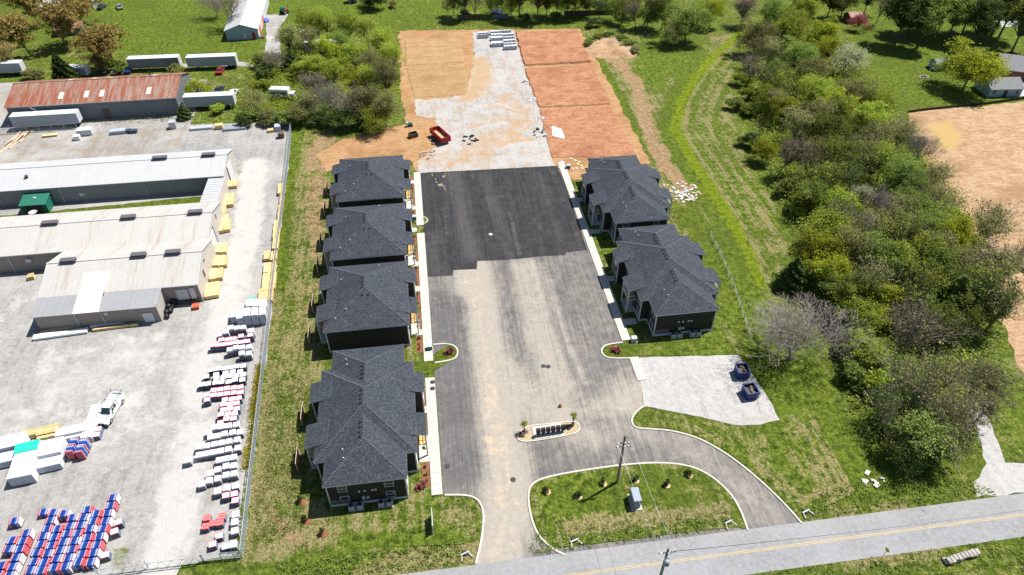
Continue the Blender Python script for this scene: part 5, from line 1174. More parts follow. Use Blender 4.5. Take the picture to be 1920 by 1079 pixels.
PX, PY = at(1157, 905); QX, QY = at(1253, 1030, 10.5)
utility_pole('wooden utility pole with two crossarms standing on the island lawn', PX, PY, 10.6, (9.3, 8.5))
utility_pole('wooden utility pole with grey transformer can beyond the road', QX, QY, 10.5, (9.9,), True)
utility_pole('wooden utility pole farther along the road verge', QX+58, QY-.5, 10.5, (9.9,))
def wire(label, a, b, sag, grp, r=.014, mt='galv'):
    m = MB(); p = None
    for i in range(15):
        f = i/14; q = (a[0]+(b[0]-a[0])*f, a[1]+(b[1]-a[1])*f, a[2]+(b[2]-a[2])*f-sag*4*f*(1-f))
        if p: m.tube(p, q, r, r, 4, 0, False)
        p = q
    tag(m.build('power_line', mt), label, 'cable', grp)
for dx in (-.95, .95): wire('overhead line from the lawn pole across to the transformer pole', (PX+dx,PY-.1,9.5), (QX+dx*.9,QY-.1,10.1), .5, 'lines across the road')
for dx in (-.5, .5): wire('overhead line running along the road between two poles', (QX+dx,QY-.1,10.05), (QX+58+dx,QY-.6,10.05), .8, 'lines along the road', .018, 'darkmetal')
t = thing('switch_cabinet', 'grey steel electrical cabinet on the island lawn beside the pole', 'cabinet', at(1190, 943)+(.1,), -.02)
MB().bx(-.75, .75, -1.3, 1.3, 0, .12).build('base_slab', 'concrete', t); MB().box((0,.1,.95), (1.0,2.1,1.7), 0, 0, .05).build('casing', 'transf', t); MB().box((0,.1,1.83), (1.1,2.2,.1), 0, 0, .03).build('lid', 'transf', t)
for s in (-1, 1): MB().bx(-.46 if s < 0 else .02, -.02 if s < 0 else .46, -.985, -.955, .25, 1.65).build('door', 'transf', t)
for px, py, lab in ((806,655,'green electrical box on the small island by the footpath end'), (1188,640,'grey electrical box on the side lawn by the footpath end'), (777,412,'dark green box on the little grass island'), (1065,316,'green electrical box beside the timber pile')):
    t = thing('electrical_box', lab, 'electrical box', at(px, py)+(.08,)); MB().bx(-.55, .55, -.5, .5, 0, .08).build('base_slab', 'concrete', t); MB().box((0,0,.45), (.9,.8,.75), 0, 0, .06).build('casing', 'greenpaint' if 'green' in lab else 'galv', t); MB().box((0,0,.85), (.95,.85,.06), 0, 0, .02).build('lid', 'galv', t)
# estate sign seen edge-on
x, y = at(812, 985); t = thing('entrance_sign', 'white panel sign on two posts standing on the front lawn', 'sign', (x, y, 0), .0)
MB().bx(-.03, .03, -1.2, 1.2, .5, 2.1).build('sign_panel', 'trim', t)
for yy in (-1.25, 1.25): MB().bx(-.06, .06, yy-.06, yy+.06, -.1, 2.2).build('post', 'trim', t)
x, y = at(1652, 1048); t = thing('road_sign', 'yellow diamond warning sign on the road verge', 'sign', (x, y, 0), .2)
MB().tube((0,0,-.1),(0,0,2.6),.035,.035,6).build('post', 'galv', t); MB().add([(0.04,0,1.75),(.04,.42,2.2),(.04,0,2.65),(.04,-.42,2.2),(.06,0,1.75),(.06,.42,2.2),(.06,0,2.65),(.06,-.42,2.2)], [(3,2,1,0),(4,5,6,7),(0,1,5,4),(1,2,6,5),(2,3,7,6),(3,0,4,7)]).build('sign_plate', 'signyellow', t)
# culvert headwalls
for px, py, rz, lab in ((1282,1017,.0,None),):
    pass
for px, py, lab in ((873,1042,'pale concrete culvert mouth beside the entrance drive'), (1078,1018,'pale concrete culvert mouth at the island lawn corner'), (1367,983,'pale concrete culvert mouth beside the exit drive'), (1512,963,'white concrete culvert mouth across the exit drive')):
    x, y = at(px, py); t = thing('culvert', lab, 'culvert', (x, y, -.1), .3)
    MB().bx(-.6, .6, .1, .28, -.3, .45).build('headwall', 'concrete', t); MB().tube((0,-.05,.1),(0,.6,.1),.36,.36,12).build('pipe', 'darkmetal', t)
    for s in (-1, 1): MB().box((s*.6,-.25,.05), (.13,.8,.55), s*.35).build('wing_wall', 'concrete', t)
x, y = at(1800, 1047); t = thing('stone_culvert', 'old grey stone culvert end in the grass beyond the road', 'culvert', (x, y, 0), .12)
for i in range(9):
    for k in range(2): MB().box((-2.2+i*.55+.2*k,rr.uniform(-.1,.1),.22+k*.32), (.5,rr.uniform(.7,1.0),.34), rr.uniform(-.15,.15), 0, .07).build('stone', 'rock', t)
# mailbox island
isl2 = smooth_line(atl([(968,823),(982,800),(1030,796),(1078,790),(1088,800),(1084,812),(1060,818),(1000,828),(978,829)]), 2, True)
patch('gravel_island', isl2, .10, 'rivergravel', .6); kerb(isl2, .22, .17, True)
a, b = at(1000, 824), at(1056, 815); ang = math.atan2(b[1]-a[1], b[0]-a[0])
t = struct(MB().box((0,0,.13), (4.6,2.3,.12), 0, 0, .02).build('mail_slab', 'concrete', None, (*at(1027,810), .02), ang))
for i in range(6):
    x, y = at(1009+i*9.2, 817.5-i*1.4); t = thing('mailbox_unit', 'black cluster mailbox standing in a row on the kerbed gravel island', 'mailbox', (x, y, .14), ang, 'cluster mailboxes on the island')
    MB().bx(-.08, .08, -.08, .08, 0, .5).build('pedestal', 'darkmetal', t); MB().box((0,0,.95), (.62,.45,1.0), 0, 0, .03).build('cabinet', 'black', t)
    m = MB()
    for r in range(4):
        for c in range(2): m.bx(-.27+c*.28, -.03+c*.28, -.245, -.225, .52+r*.22, .70+r*.22)
    m.build('locker_doors', 'darkmetal', t)
    MB().bx(-.3, .3, -.05, .22, .0, .06).build('foot_plate', 'galv', t)
# cone, manholes
x, y = at(1050, 763); t = thing('traffic_cone', 'small orange cone on the grey asphalt behind the mailbox island', 'cone', (x, y, .03), 0); MB().box((0,0,.03), (.5,.5,.06)).build('base', 'darkmetal', t); MB().lathe([(.2,.06),(.05,.8)], n=10).build('cone_body', 'orange', t)
for i, (px, py) in enumerate(((1019,687),(1028,688),(838,875),(811,718),(811,730),(962,900),(920,440))):
    x, y = at(px, py); o = MB().lathe([(.42,0),(.42,.012),(.36,.014),(.36,.02),(.1,.02)], n=14).build('manhole_cover', 'darkmetal' if i != 6 else 'concrete', None, (x, y, .06 if i == 6 else (.15 if px < 815 else .03))); tag(o, ('round metal cover set in the %s' % ['car park by the centre line','car park by the centre line','car park edge by the footpath','footpath paving','footpath paving','entrance drive','new black asphalt'][i]), 'manhole', 'metal covers')

# ------------------------------------------------------------------ building-site materials
zz = lambda x, y: (740+x*.2604, y*.2604)
for i, (x, y, w_, d_) in enumerate(((637,258,3.4,1.6),(637,275,3.4,.9),(727,248,3.6,1.6),(735,270,3.6,1.6),(735,292,3.8,2.0),(737,330,3.8,2.2),(800,243,3.4,1.2),(815,268,3.6,1.6),(820,290,3.8,1.2),(825,313,3.8,1.6),(830,335,3.8,1.2),(833,354,4.0,1.6))):
    wx, wy = at(*zz(x, y)); lumber('white-topped bundle of panels stacked at the head of the gravel lane', wx, wy, w_, d_, .9, .03, 'film', 'panel bundles on the gravel lane', 'panel_bundle', True)
for i in range(7):
    wx, wy = at(*zz(1140+i*11, 950+i*3)); o = MB().box((0,0,.1), (.45,5.2,.2), 0, 0, .02).build('white_board', 'film', None, (wx, wy, .03), -.12+.02*i); tag(o, 'long white board lying in a fan on the clay edge', 'board', 'white boards on the clay')
def heap(name, label, cat, px, py, r, n, mat, flat=.4, seed=1, z=.02):
    q = random.Random(seed); x, y = at(px, py); t = thing(name, label, cat, (x, y, z))
    for i in range(n):
        a = q.uniform(0, 6.3); d = r*math.sqrt(q.random())
        rs_ = min(r, 1.9); MB().box((0,0,0), (q.uniform(.3,1.0)*rs_*.5, q.uniform(.3,.9)*rs_*.4, q.uniform(.1,.35)*rs_*flat), 0, 0, .02).build({'debris': 'scrap'}.get(cat, 'piece'), mat if isinstance(mat, str) else q.choice(mat), t, (d*math.cos(a), d*math.sin(a), q.uniform(.05,.25)*rs_*flat), q.uniform(0,3))
    return t
heap('tarp_heap', 'crumpled black tarp heap on the pale gravel lane', 'tarp', 881, 263, 2.2, 14, 'black', .35, 2, .03)
heap('debris_heap', 'scattered white and pink building scraps on the mown slope', 'debris', 1277, 360, 4.4, 80, ['film','trailerwhite','concrete','fencewood','greyfilm','tansoil'], .25, 3)
heap('debris_heap', 'dark drums and scraps beside the white boards', 'debris', 1013, 250, 2.0, 14, ['darkmetal','greyfilm','galv'], .5, 4)
heap('debris_heap', 'white scraps at the edge of the clay pads', 'debris', 1000, 187, 1.6, 12, ['film','galv'], .3, 5)
heap('debris_heap', 'dark scraps with white sheet near the gravel lane edge', 'debris', 983, 156, 1.4, 10, ['darkmetal','film','oldwood'], .3, 6)
heap('debris_heap', 'wood and gear scattered behind the red dump trailer', 'debris', 812, 268, 1.5, 12, ['oldwood','darkmetal','fencewood'], .5, 7)
heap('debris_heap', 'timber offcuts and sheets beside the new asphalt corner', 'debris', 1072, 310, 3.0, 20, ['lumber','film','fencewood','greyfilm'], .2, 8)
heap('debris_heap', 'small white and blue scraps on the clay pad edge', 'debris', 1018, 222, 1.6, 12, ['film','greyfilm'], .3, 9)
heap('debris_heap', 'rubble with brown soil beside the far house corner', 'debris', 800, 290, 2.2, 16, ['brownsoil','rock','tansoil'], .4, 10)
heap('rock_heap', 'pale stones lying on the grass by the exit drive', 'rocks', 1642, 907, 1.8, 9, 'concrete', .4, 11)
x, y = at(775, 257); t = thing('open_crate', 'dark brown open crate on the orange soil', 'crate', (x, y, .02), .4); m = MB(); m.bx(-1,1,-.7,.7,0,.1)
for s in (-1, 1): m.bx(s*1-.06, s*1+.06, -.7, .7, .1, 1.1); m.bx(-1, 1, s*.7-.06, s*.7+.06, .1, 1.08)
m.build('crate_body', 'oldwood', t); MB().bx(-1.05, -.95, -.2, .2, .4, .6).build('handle', 'darkmetal', t)
x, y = at(769, 237); t = thing('generator', 'small green and white machine on the orange soil', 'machine', (x, y, .02), .2); MB().box((0,0,.55), (1.2,.9,.8), 0, 0, .06).build('casing', 'greenpaint', t); MB().bx(-.9, -.6, -.4, .4, .1, 1.2).build('panel', 'trim', t); MB().bx(-.9, .7, -.5, .5, 0, .15).build('skid', 'darkmetal', t)
# dug-over soil bank
x, y = at(1148, 92); q = random.Random(5); nx_, ny_ = 22, 18; V = []; F = []
from mathutils import noise as mnoise
for j in range(ny_+1):
    for i in range(nx_+1):
        u, v = i/nx_*2-1, j/ny_*2-1; e = max(0, 1-(abs(u)**3+abs(v)**3)); hh = e**.6*(.5+1.1*max(0, v+.3)+.9*mnoise.noise(Vector((u*2.6, v*2.6, 3)))+.35*mnoise.noise(Vector((u*7, v*7, 1))))
        dig = math.exp(-((u+.05)/.35)**2-((v-.25)/.25)**2); V.append((u*8, v*7.5, max(.0, hh-1.3*dig*e) if e > 0 else -.03))
for j in range(ny_):
    for i in range(nx_): a_ = j*(nx_+1)+i; F.append((a_, a_+1, a_+nx_+2, a_+nx_+1))
m = MB(); m.add(V, F); me = m.mesh('soil_bank', 'field_soil', True); set_zone(me, np.zeros((len(V), 3))); struct(link('soil_bank', me, None, (x, y, .02), -.15))
# silt fences, wire fence, top board fence
def low_fence(name, label, pts, h, mat, post=2.5, cat='fence', boards=False):
    P = atl(pts); t = thing(name, label, cat, (P[0][0], P[0][1], 0)); ox, oy = P[0]
    for a, b in zip(P[:-1], P[1:]):
        L_ = math.dist(a, b); rz = math.atan2(b[1]-a[1], b[0]-a[0]); n = max(1, int(L_/post))
        if mat: MB().box(((a[0]+b[0])/2-ox, (a[1]+b[1])/2-oy, h/2), (L_, .05, h), rz).build('panel', mat, t)
        else:
            for z in (h*.35, h*.65, h*.97): MB().tube((a[0]-ox,a[1]-oy,z),(b[0]-ox,b[1]-oy,z),.015,.015,4).build('fence_wire', 'wire', t)
        for i in range(n): MB().box((a[0]-ox+(b[0]-a[0])*i/n, a[1]-oy+(b[1]-a[1])*i/n, h/2+.05), (.1,.1,h+.15), rz).build('post', 'oldwood', t)
low_fence('silt_fence', 'black silt fence between the bright lawn and the bare soil field', [(1702,212),(1740,207),(1800,201),(1850,196),(1920,186),(2000,176)], .7, 'black')
low_fence('silt_fence', 'black silt fence at the thicket side of the bare soil field', [(1838,452),(1860,474),(1885,496),(1925,514)], .8, 'black')
low_fence('wire_fence', 'overgrown wire fence along the slope beside the houses', [(1330,440),(1355,490),(1382,560),(1408,640)], 1.2, None)
low_fence('board_fence', 'dark board fence under the trees behind the building site', [(858,38),(905,36)], 1.7, 'oldwood')
low_fence('board_fence', 'grey board fence section beside the trampoline', [(925,37),(953,35)], 1.7, 'wallblue')
low_fence('board_fence', 'long dark board fence below the hedge trees', [(1058,30),(1150,28)], 1.7, 'oldwood')
for px, py, lab in ((932,26,'blue round trampoline behind the board fence'), (1117,10,'blue round trampoline on the far lawn')):
    x, y = at(px, py); t = thing('trampoline', lab, 'trampoline', (x, y, 0))
    MB().lathe([(1.3,.8),(1.3,.82),(.1,.82)], n=18).build('mat', 'black', t); MB().lathe([(1.85,.78),(1.85,.84),(1.3,.84),(1.3,.78)], n=18).build('pad', 'brightblue', t)
    for k in range(6): MB().tube((1.7*math.cos(k*1.047),1.7*math.sin(k*1.047),0),(1.7*math.cos(k*1.047),1.7*math.sin(k*1.047),.8),.04,.04,6).build('leg', 'galv', t)
x, y = at(1135, 6); t = thing('play_house', 'small red play house on the far lawn', 'playhouse', (x, y, 0), .3); MB().bx(-.9,.9,-.8,.8,0,1.4).build('wall', 'orangered', t); MB().sideprism([(-1.1,1.35),(1.1,1.35),(0,2.2)], -.95, .95).build('roof', 'redpaint', t); MB().bx(-.3,.3,-.84,-.79,0,1.0).build('door', 'brightblue', t)
# picnic ruin on the right lawn
x, y = at(1732, 145); t = thing('fire_pit', 'dark fire pit with stone edge on the bright lawn', 'fire pit', (x, y, 0)); 
for k in range(9): MB().box((1.3*math.cos(k*.7),.9*math.sin(k*.7),.1), (.5,.4,.25), k*.7, 0, .06).build('stone', 'rock', t)
MB().lathe([(1.1,0),(1.0,.05),(.1,.06)], n=12, sy=.75).build('ash', 'black', t)
#@@PART4
# ------------------------------------------------------------------ vegetation
def leaf_mesh(name, C, S, lv, mat, up=.25, seed=0, flat=.75):
    rs = np.random.RandomState(seed); n = len(C)
    a = rs.normal(size=(n, 3)); a /= np.linalg.norm(a, axis=1, keepdims=True)
    b = np.cross(a, rs.normal(size=(n, 3))); b /= np.linalg.norm(b, axis=1, keepdims=True)
    S = S[:, None]; V = np.stack([C-a*S, C-b*S*flat, C+a*S, C+b*S*flat], 1).reshape(-1, 3)
    me = bpy.data.meshes.new(name); me.vertices.add(4*n); me.vertices.foreach_set('co', V.astype(np.float32).ravel())
    me.loops.add(4*n); me.loops.foreach_set('vertex_index', np.arange(4*n)); me.polygons.add(n); me.polygons.foreach_set('loop_start', np.arange(0, 4*n, 4)); me.polygons.foreach_set('loop_total', np.full(n, 4))
    me.update(calc_edges=True); me.materials.append(M[mat]); at_ = me.attributes.new('lv', 'FLOAT', 'POINT'); at_.data.foreach_set('value', np.repeat(lv, 4).astype(np.float32)); return me
def limbs(H, R, seed, levels=4, split=(3,4,4,3), trunk=.32, r0=.2, up=.35, spread=.75, taper=.62, minr=.018, fit=False):
    """branching skeleton -> (MB, list of tips)"""
    q = random.Random(seed); segs = []; tips = []
    def rec(p, d, L_, r, lv):
        k = 3 if lv < 2 else (2 if lv < levels else 1); cur = Vector(p); dd = Vector(d)
        for i in range(k):
            nd = (dd+Vector((q.gauss(0,.13), q.gauss(0,.13), q.gauss(.03,.08)))).normalized(); nx = cur+nd*L_/k
            segs.append((cur.copy(), nx.copy(), r*(1-.35*i/k), max(minr, r*(1-.35*(i+1)/k)), 7 if lv == 0 else (5 if lv == 1 else 3))); cur = nx; dd = nd
            if lv >= 2: tips.append(tuple(cur))
            if 1 <= lv <= levels-2 and i < k-1:      # side shoots fill the inside of the crown
                an = q.uniform(0, 6.28); ax = dd.orthogonal().normalized(); ay = dd.cross(ax); sp = q.uniform(.5, 1.0)
                rec(cur, (dd*math.cos(sp)+(ax*math.cos(an)+ay*math.sin(an))*math.sin(sp)).normalized(), L_*q.uniform(.4, .65), max(minr, r*.45), lv+2)
        if lv >= levels: return
        n = split[min(lv, len(split)-1)]; ph = q.uniform(0, 6.28); ax = dd.orthogonal().normalized(); ay = dd.cross(ax)
        for j in range(n):
            an = ph+6.283*j/n+q.uniform(-.4,.4); sp = q.uniform(.35,1.15)*spread
            nd = (dd*math.cos(sp)+(ax*math.cos(an)+ay*math.sin(an))*math.sin(sp)+Vector((0,0,up*.4))).normalized()
            rec(cur, nd, L_*q.uniform(.58,.9)*(1.0 if lv else 1.5), max(minr, r*taper*.9), lv+1)
    rec((0,0,-.1), (0,0,1), H*trunk, r0, 0); T = np.array(tips); m = MB(); f = (1, 1, 1)
    if fit: sc = R/np.percentile(np.hypot(T[:, 0], T[:, 1]), 96); f = (sc, sc, H/np.percentile(T[:, 2], 99.5))
    F = lambda p: (p[0]*f[0], p[1]*f[1], p[2]*f[2])
    for p0, p1, ra, rb, n in segs: m.tube(F(p0), F(p1), ra, rb, n, 0, False)
    return m, T*np.array(f)
TREES = {}
def proto_leafy(key, H, R, seed, nclump, nleaf, lsize=.26, z0=.30, gaps=.0, shell=.5):
    rs = np.random.RandomState(seed); m, tips = limbs(H, R*.8, seed, 3, (4,4,3), .2, .02*H, .4, .7, .62, .018, True)
    C = []; L = []; nl = max(3, int(nclump/16)); lobes = []
    for i in range(nl):
        an = 6.283*i/nl+rs.uniform(-.5, .5); rd = R*rs.uniform(.25, .68) if i else 0; zc = H*(z0+(1-z0)*(rs.uniform(.3, .8) if i else .68)); lr = R*rs.uniform(.36, .58)
        lobes.append((np.array([rd*math.cos(an), rd*math.sin(an), zc]), lr, rs.uniform(-.22, .22)))
    while len(C) < nclump:
        c, lr, dl = lobes[rs.randint(nl)]; d = rs.normal(size=3); d /= np.linalg.norm(d)
        if d[2] < -.55: continue
        p = c+d*lr*(shell+(1-shell)*rs.rand()**.5)*np.array([1, 1, .85*(1-z0)*H/(2*R)*1.6 if H > 2*R else .9]); C.append(p); L.append(np.clip(rs.rand()*.75+.12+dl, 0, 1))
    C = np.array(C); L = np.array(L); cr = R*.15
    idx = rs.randint(0, nclump, nleaf); off = rs.normal(size=(nleaf, 3))*cr*rs.uniform(.5, 1.0, nclump)[idx][:, None]*np.array([1,1,.75])
    P = C[idx]+off; lv = np.clip(.55*L[idx]+.45*rs.rand(nleaf), 0, 1); P[:, 2] = np.maximum(P[:, 2], .12*H)
    for c in C[::3]:
        b = Vector((rs.uniform(-.1,.1)*R, rs.uniform(-.1,.1)*R, H*.32)); e = Vector(c); md = (b+e)/2+Vector((0,0,-.04*H)); m.tube(b, md, .008*H, .005*H, 4, 0, False); m.tube(md, e, .005*H, .002*H, 3, 0, False)
    TREES[key] = (m.mesh('trunk', 'bark'), leaf_mesh('crown', P, rs.uniform(.7, 1.3, nleaf)*lsize, lv, 'leaf_mid', seed=seed), H, R)
def proto_bare(key, H, R, seed, nleaf=0, lsize=.14, trunkm='greybark', levels=5, trunk=.22, spread=.7, split=(5,4,3,3,3,2)):
    m, T = limbs(H, R, seed, levels, split, trunk, .018*H, .3, spread, .6, .013, True); rs = np.random.RandomState(seed)
    n = max(nleaf, 60); idx = rs.randint(0, len(T), n); P = T[idx]+rs.normal(size=(n, 3))*.22
    TREES[key] = (m.mesh('trunk', trunkm), leaf_mesh('crown', P, rs.uniform(.6, 1.3, n)*lsize, rs.rand(n), 'leaf_olive', seed=seed), H, R)
def proto_cedar(key, H, R, seed, nleaf, lsize=.22):
    rs = np.random.RandomState(seed); h = rs.beta(1.3, 1.6, nleaf); a = rs.uniform(0, 6.283, nleaf); lobes = 1+.22*np.sin(a*5+h*23)+.1*np.sin(a*11-h*31)
    r = R*(1-h)**.8*lobes*rs.uniform(.55, 1.0, nleaf); P = np.stack([r*np.cos(a), r*np.sin(a), .06*H+h*H*.94], 1)
    m = MB(); m.tube((0,0,-.1),(0,0,H*.95),.02*H,.004*H,7)
    for i in range(24): z = H*(.1+.8*i/24); an = i*2.4; rr_ = R*(1-z/H)*.9; m.tube((0,0,z),(rr_*math.cos(an),rr_*math.sin(an),z+.1*rr_),.03,.012,3,0,False)
    TREES[key] = (m.mesh('trunk', 'bark'), leaf_mesh('crown', P, rs.uniform(.7, 1.3, nleaf)*lsize, np.clip(rs.rand(nleaf)*.7+.3*lobes-.3, 0, 1), 'leaf_dark', seed=seed), H, R)
proto_leafy('A', 10, 4.6, 11, 160, 11500, .145, .12); proto_leafy('B', 9, 4.2, 12, 130, 9000, .145, .08); proto_leafy('C', 11, 4.4, 13, 160, 11500, .145, .10, 0, .35)
proto_leafy('E', 8, 4.6, 14, 100, 5600, .14, .1); proto_leafy('F', 10, 4.8, 15, 120, 6000, .14, .12)
proto_leafy('H', 3, 2.2, 16, 60, 2800, .15, .03); proto_leafy('I', 2.4, 2.0, 17, 48, 2200, .14, .0); proto_leafy('T', 15, 5.0, 18, 150, 9500, .22, .30)
proto_leafy('S', .9, .55, 19, 26, 420, .08, .05); proto_leafy('Y', 3.0, .9, 20, 26, 420, .08, .4)
proto_bare('P', 10, 5.5, 21, 0, .14, 'greybark', 6, .10, .75, (6,4,4,4,3,2)); proto_bare('Q', 10, 4.8, 22, 1500, .14, 'browntwig', 5, .12, .5); proto_bare('R', 12, 5.0, 23, 3400, .15, 'browntwig', 5, .12, .5); proto_bare('V', 11, 6.0, 24, 700, .15, 'browntwig', 5, .10, .42); proto_bare('O', 13, 8.5, 25, 9500, .24, 'bark', 5, .16, .68)
proto_cedar('D', 8, 2.4, 31, 4200)
LV = {'sp': 'leaf_spring', 'ye': 'leaf_yellow', 'mi': 'leaf_mid', 'ol': 'leaf_olive', 'da': 'leaf_dark', 'pa': 'leaf_pale', 'or': 'leaf_orange', 'pi': 'leaf_pink', 'pu': 'leaf_purple'}
LN = {'sp': 'fresh green', 'ye': 'bright yellow-green', 'mi': 'mid green', 'ol': 'olive green', 'da': 'dark green', 'pa': 'pale cream-blossomed', 'or': 'orange-brown budding', 'pi': 'pink-flowering', 'pu': 'purple-brown budding'}
SHN = {'A': 'leafy tree', 'B': 'rounded leafy tree', 'C': 'full leafy tree', 'E': 'loose-crowned tree', 'F': 'thin-crowned tree', 'H': 'bush', 'I': 'low bush', 'T': 'tall trunked tree', 'S': 'small shrub', 'Y': 'young sapling', 'P': 'bare grey tree', 'Q': 'nearly bare tree', 'R': 'twiggy tree', 'V': 'bare many-stemmed tree', 'O': 'spreading oak', 'D': 'cone-shaped cedar'}
def tree(sh, leaf, px, py, h, r=None, where='', zf_=.55, label=None, grp=None, xy=None, name=None):
    tm, cm, H, R = TREES[sh]; x, y = xy or at(px, py, h*zf_); s = h/H; sr = (r/R) if r else s
    nm = name or ('shrub' if sh in 'HIS' else 'tree'); lab = label or ('%s %s %s' % (LN[leaf], SHN[sh], where) if sh not in 'PV' else '%s %s' % (SHN[sh], where))
    t = thing(nm, lab, 'shrub' if nm == 'shrub' else 'tree', (x, y, 0), RND.uniform(0, 6.28), grp or (where.strip() or None)); f = RND.uniform(.93, 1.07); t.scale = (sr*f, sr/f, s)
    link('trunk', tm, t); c = link('crown', cm, t); c.material_slots[0].link = 'OBJECT'; c.material_slots[0].material = M[LV[leaf]]; return t
TH = 'in the thicket beside the mown field'; SC = 'in the scrub behind the yard fence'; TP = 'along the far hedge line'; PN = 'in the pine row by the far lawn'
for a in [('A','mi',1290,45,11,6.5),('F','mi',1245,22,11,5),('A','ye',1335,25,9,4.2),('R','ol',1210,15,11,5),('F','ol',1265,70,6,3.5),('E','mi',1170,20,8,3.5),
  ('A','mi',1450,25,10,5),('C','sp',1500,25,11,5.2),('F','pu',1395,20,9,4.5),('A','ol',1420,70,10,5),('B','sp',1475,65,10,5),('C','ye',1540,70,9,4.6),('R','ol',1440,105,10,5),('A','mi',1495,110,10,5),('E','ye',1555,95,8,4.6),('E','pa',1590,112,8,5.2),('Q','pu',1410,130,8,4),('H','sp',1392,150,3.4,2.6),('H','sp',1405,175,3.4,2.6),('H','mi',1382,195,3,2.6),('I','mi',1400,205,2.4,2.4),('A','da',1450,150,9,4.5),('B','ol',1520,140,9,4.5),
  ('E','sp',1440,185,7,4),('B','ye',1470,210,7,3.8),('E','pa',1455,195,7,3),('A','sp',1530,175,9,5),('C','ye',1560,205,10,5),('A','ol',1600,180,9,5),('F','sp',1650,200,8,5),('C','sp',1620,225,10,5),('R','ol',1500,245,10,5),('A','mi',1560,250,10,5),('R','ol',1670,250,9,5),('F','ol',1640,270,9,5),('Q','ol',1690,255,8,4.5),('P','ol',1725,280,9,4),
  ('H','da',1410,262,3.4,3),('B','ye',1432,285,5,3.2),('R','pu',1470,290,9,4.5),('Q','ol',1520,300,9,5),('A','mi',1580,300,10,5),('F','sp',1640,310,9,4.6),('R','da',1600,340,10,5),('A','mi',1690,330,9,4.6),('R','ol',1740,330,8,4),('F','da',1700,355,8,4),
  ('H','mi',1480,350,3.6,3),('H','sp',1500,380,4,3.2),('B','mi',1530,370,7,4),('E','sp',1570,380,7,4.2),('E','pa',1610,375,7,3.6),('P','ol',1655,385,8,4),('A','mi',1700,380,8,4.4),('Q','ol',1760,375,8,4.5),('B','mi',1720,400,7,4),
  ('B','sp',1560,430,8,4.6),('Q','pu',1610,430,9,4.6),('A','ol',1680,430,10,5.2),('A','mi',1730,440,10,5),('C','ye',1790,450,9,4.4),('R','ol',1830,430,9,5),('Q','ol',1860,410,8,4.5),
  ('D','da',1490,508,7,2.6),('C','ye',1535,480,9,4.2),('B','ye',1560,515,8,4),('R','ol',1610,485,11,4.6),('A','mi',1655,490,10,5),('C','ye',1690,505,9,4.4),('A','mi',1750,500,10,5),('R','ol',1800,500,10,5),('Q','pu',1860,500,10,5.5),('R','ol',1890,520,11,6),('V','ol',1905,480,10,5),
  ('B','mi',1590,550,7,4.2),('C','ye',1640,565,8,4.2),('A','sp',1610,590,7,4),('A','da',1700,540,9,4.4),('D','mi',1790,560,11,4.2),('A','da',1830,560,10,4.6),('Q','ol',1880,570,10,5),('A','mi',1770,600,8,4),('B','da',1720,575,7,4),
  ('P','ol',1500,630,10.5,8.2),('H','sp',1600,640,4,3),('B','sp',1625,660,5,3.4),('V','ol',1690,640,10,5.2),('Q','pu',1720,620,10,5),('H','mi',1600,700,3.2,3),('Q','mi',1680,700,8,4.5),('H','sp',1640,720,3,3),
  ('V','ol',1770,700,12,8),('Q','ol',1830,720,9,5),('H','mi',1850,700,3,3),('V','da',1730,760,9,4.5),('H','ol',1760,770,3,3),
  ('R','mi',1722,800,8,5),('Q','ol',1785,795,9,5.4),('V','mi',1680,790,8,4.5),('E','da',1692,838,4.5,3.5),('R','da',1750,842,6,4),('H','mi',1735,862,2.4,2.8),('I','ye',1860,750,2,2),('H','mi',1660,780,2.4,2.6),('V','ol',1830,780,8,5),('E','mi',1745,765,5,4)]:
    a = list(a); a[5] *= 1.08; tree(*a, where=TH)
TW = [(1415,95),(1450,130),(1470,165),(1530,215),(1580,215),(1550,285),(1620,300),(1660,300),(1540,340),(1600,410),(1650,440),(1720,470),(1640,530),(1680,570),(1740,540),(1770,480),(1810,540),(1590,470),(1510,225),(1480,40)]
for i, (px, py) in enumerate(TW): tree('QVQR'[i % 4], ('ol','sp','ye')[i % 3], px, py, RND.uniform(9,11.5), RND.uniform(4,5), where=TH)
for a in [('O','or',35,55,15,10),('O','or',105,45,15,10),('O','or',195,75,14,9.5),('O','or',60,5,15,10),('O','or',140,15,12,8)]: tree(*a, where='', label='spreading oak with orange-brown spring leaf beyond the barn', grp='oaks beyond the barn')
for a in [('D','da',112,125,9,3.4),('D','da',128,135,7,3),('H','ol',60,140,3,3.2),('H','mi',205,122,3.4,3.2),('H','mi',225,126,3,3),('E','or',180,118,5,3.5),('H','ol',330,130,3,2.6),('R','or',20,105,9,5)]: tree(*a, where='between the barn and the oaks')
for a in [('Q','pu',425,15,12,6.5),('P','ol',400,5,9,5)]: tree(*a, where='beside the white-roofed metal building')
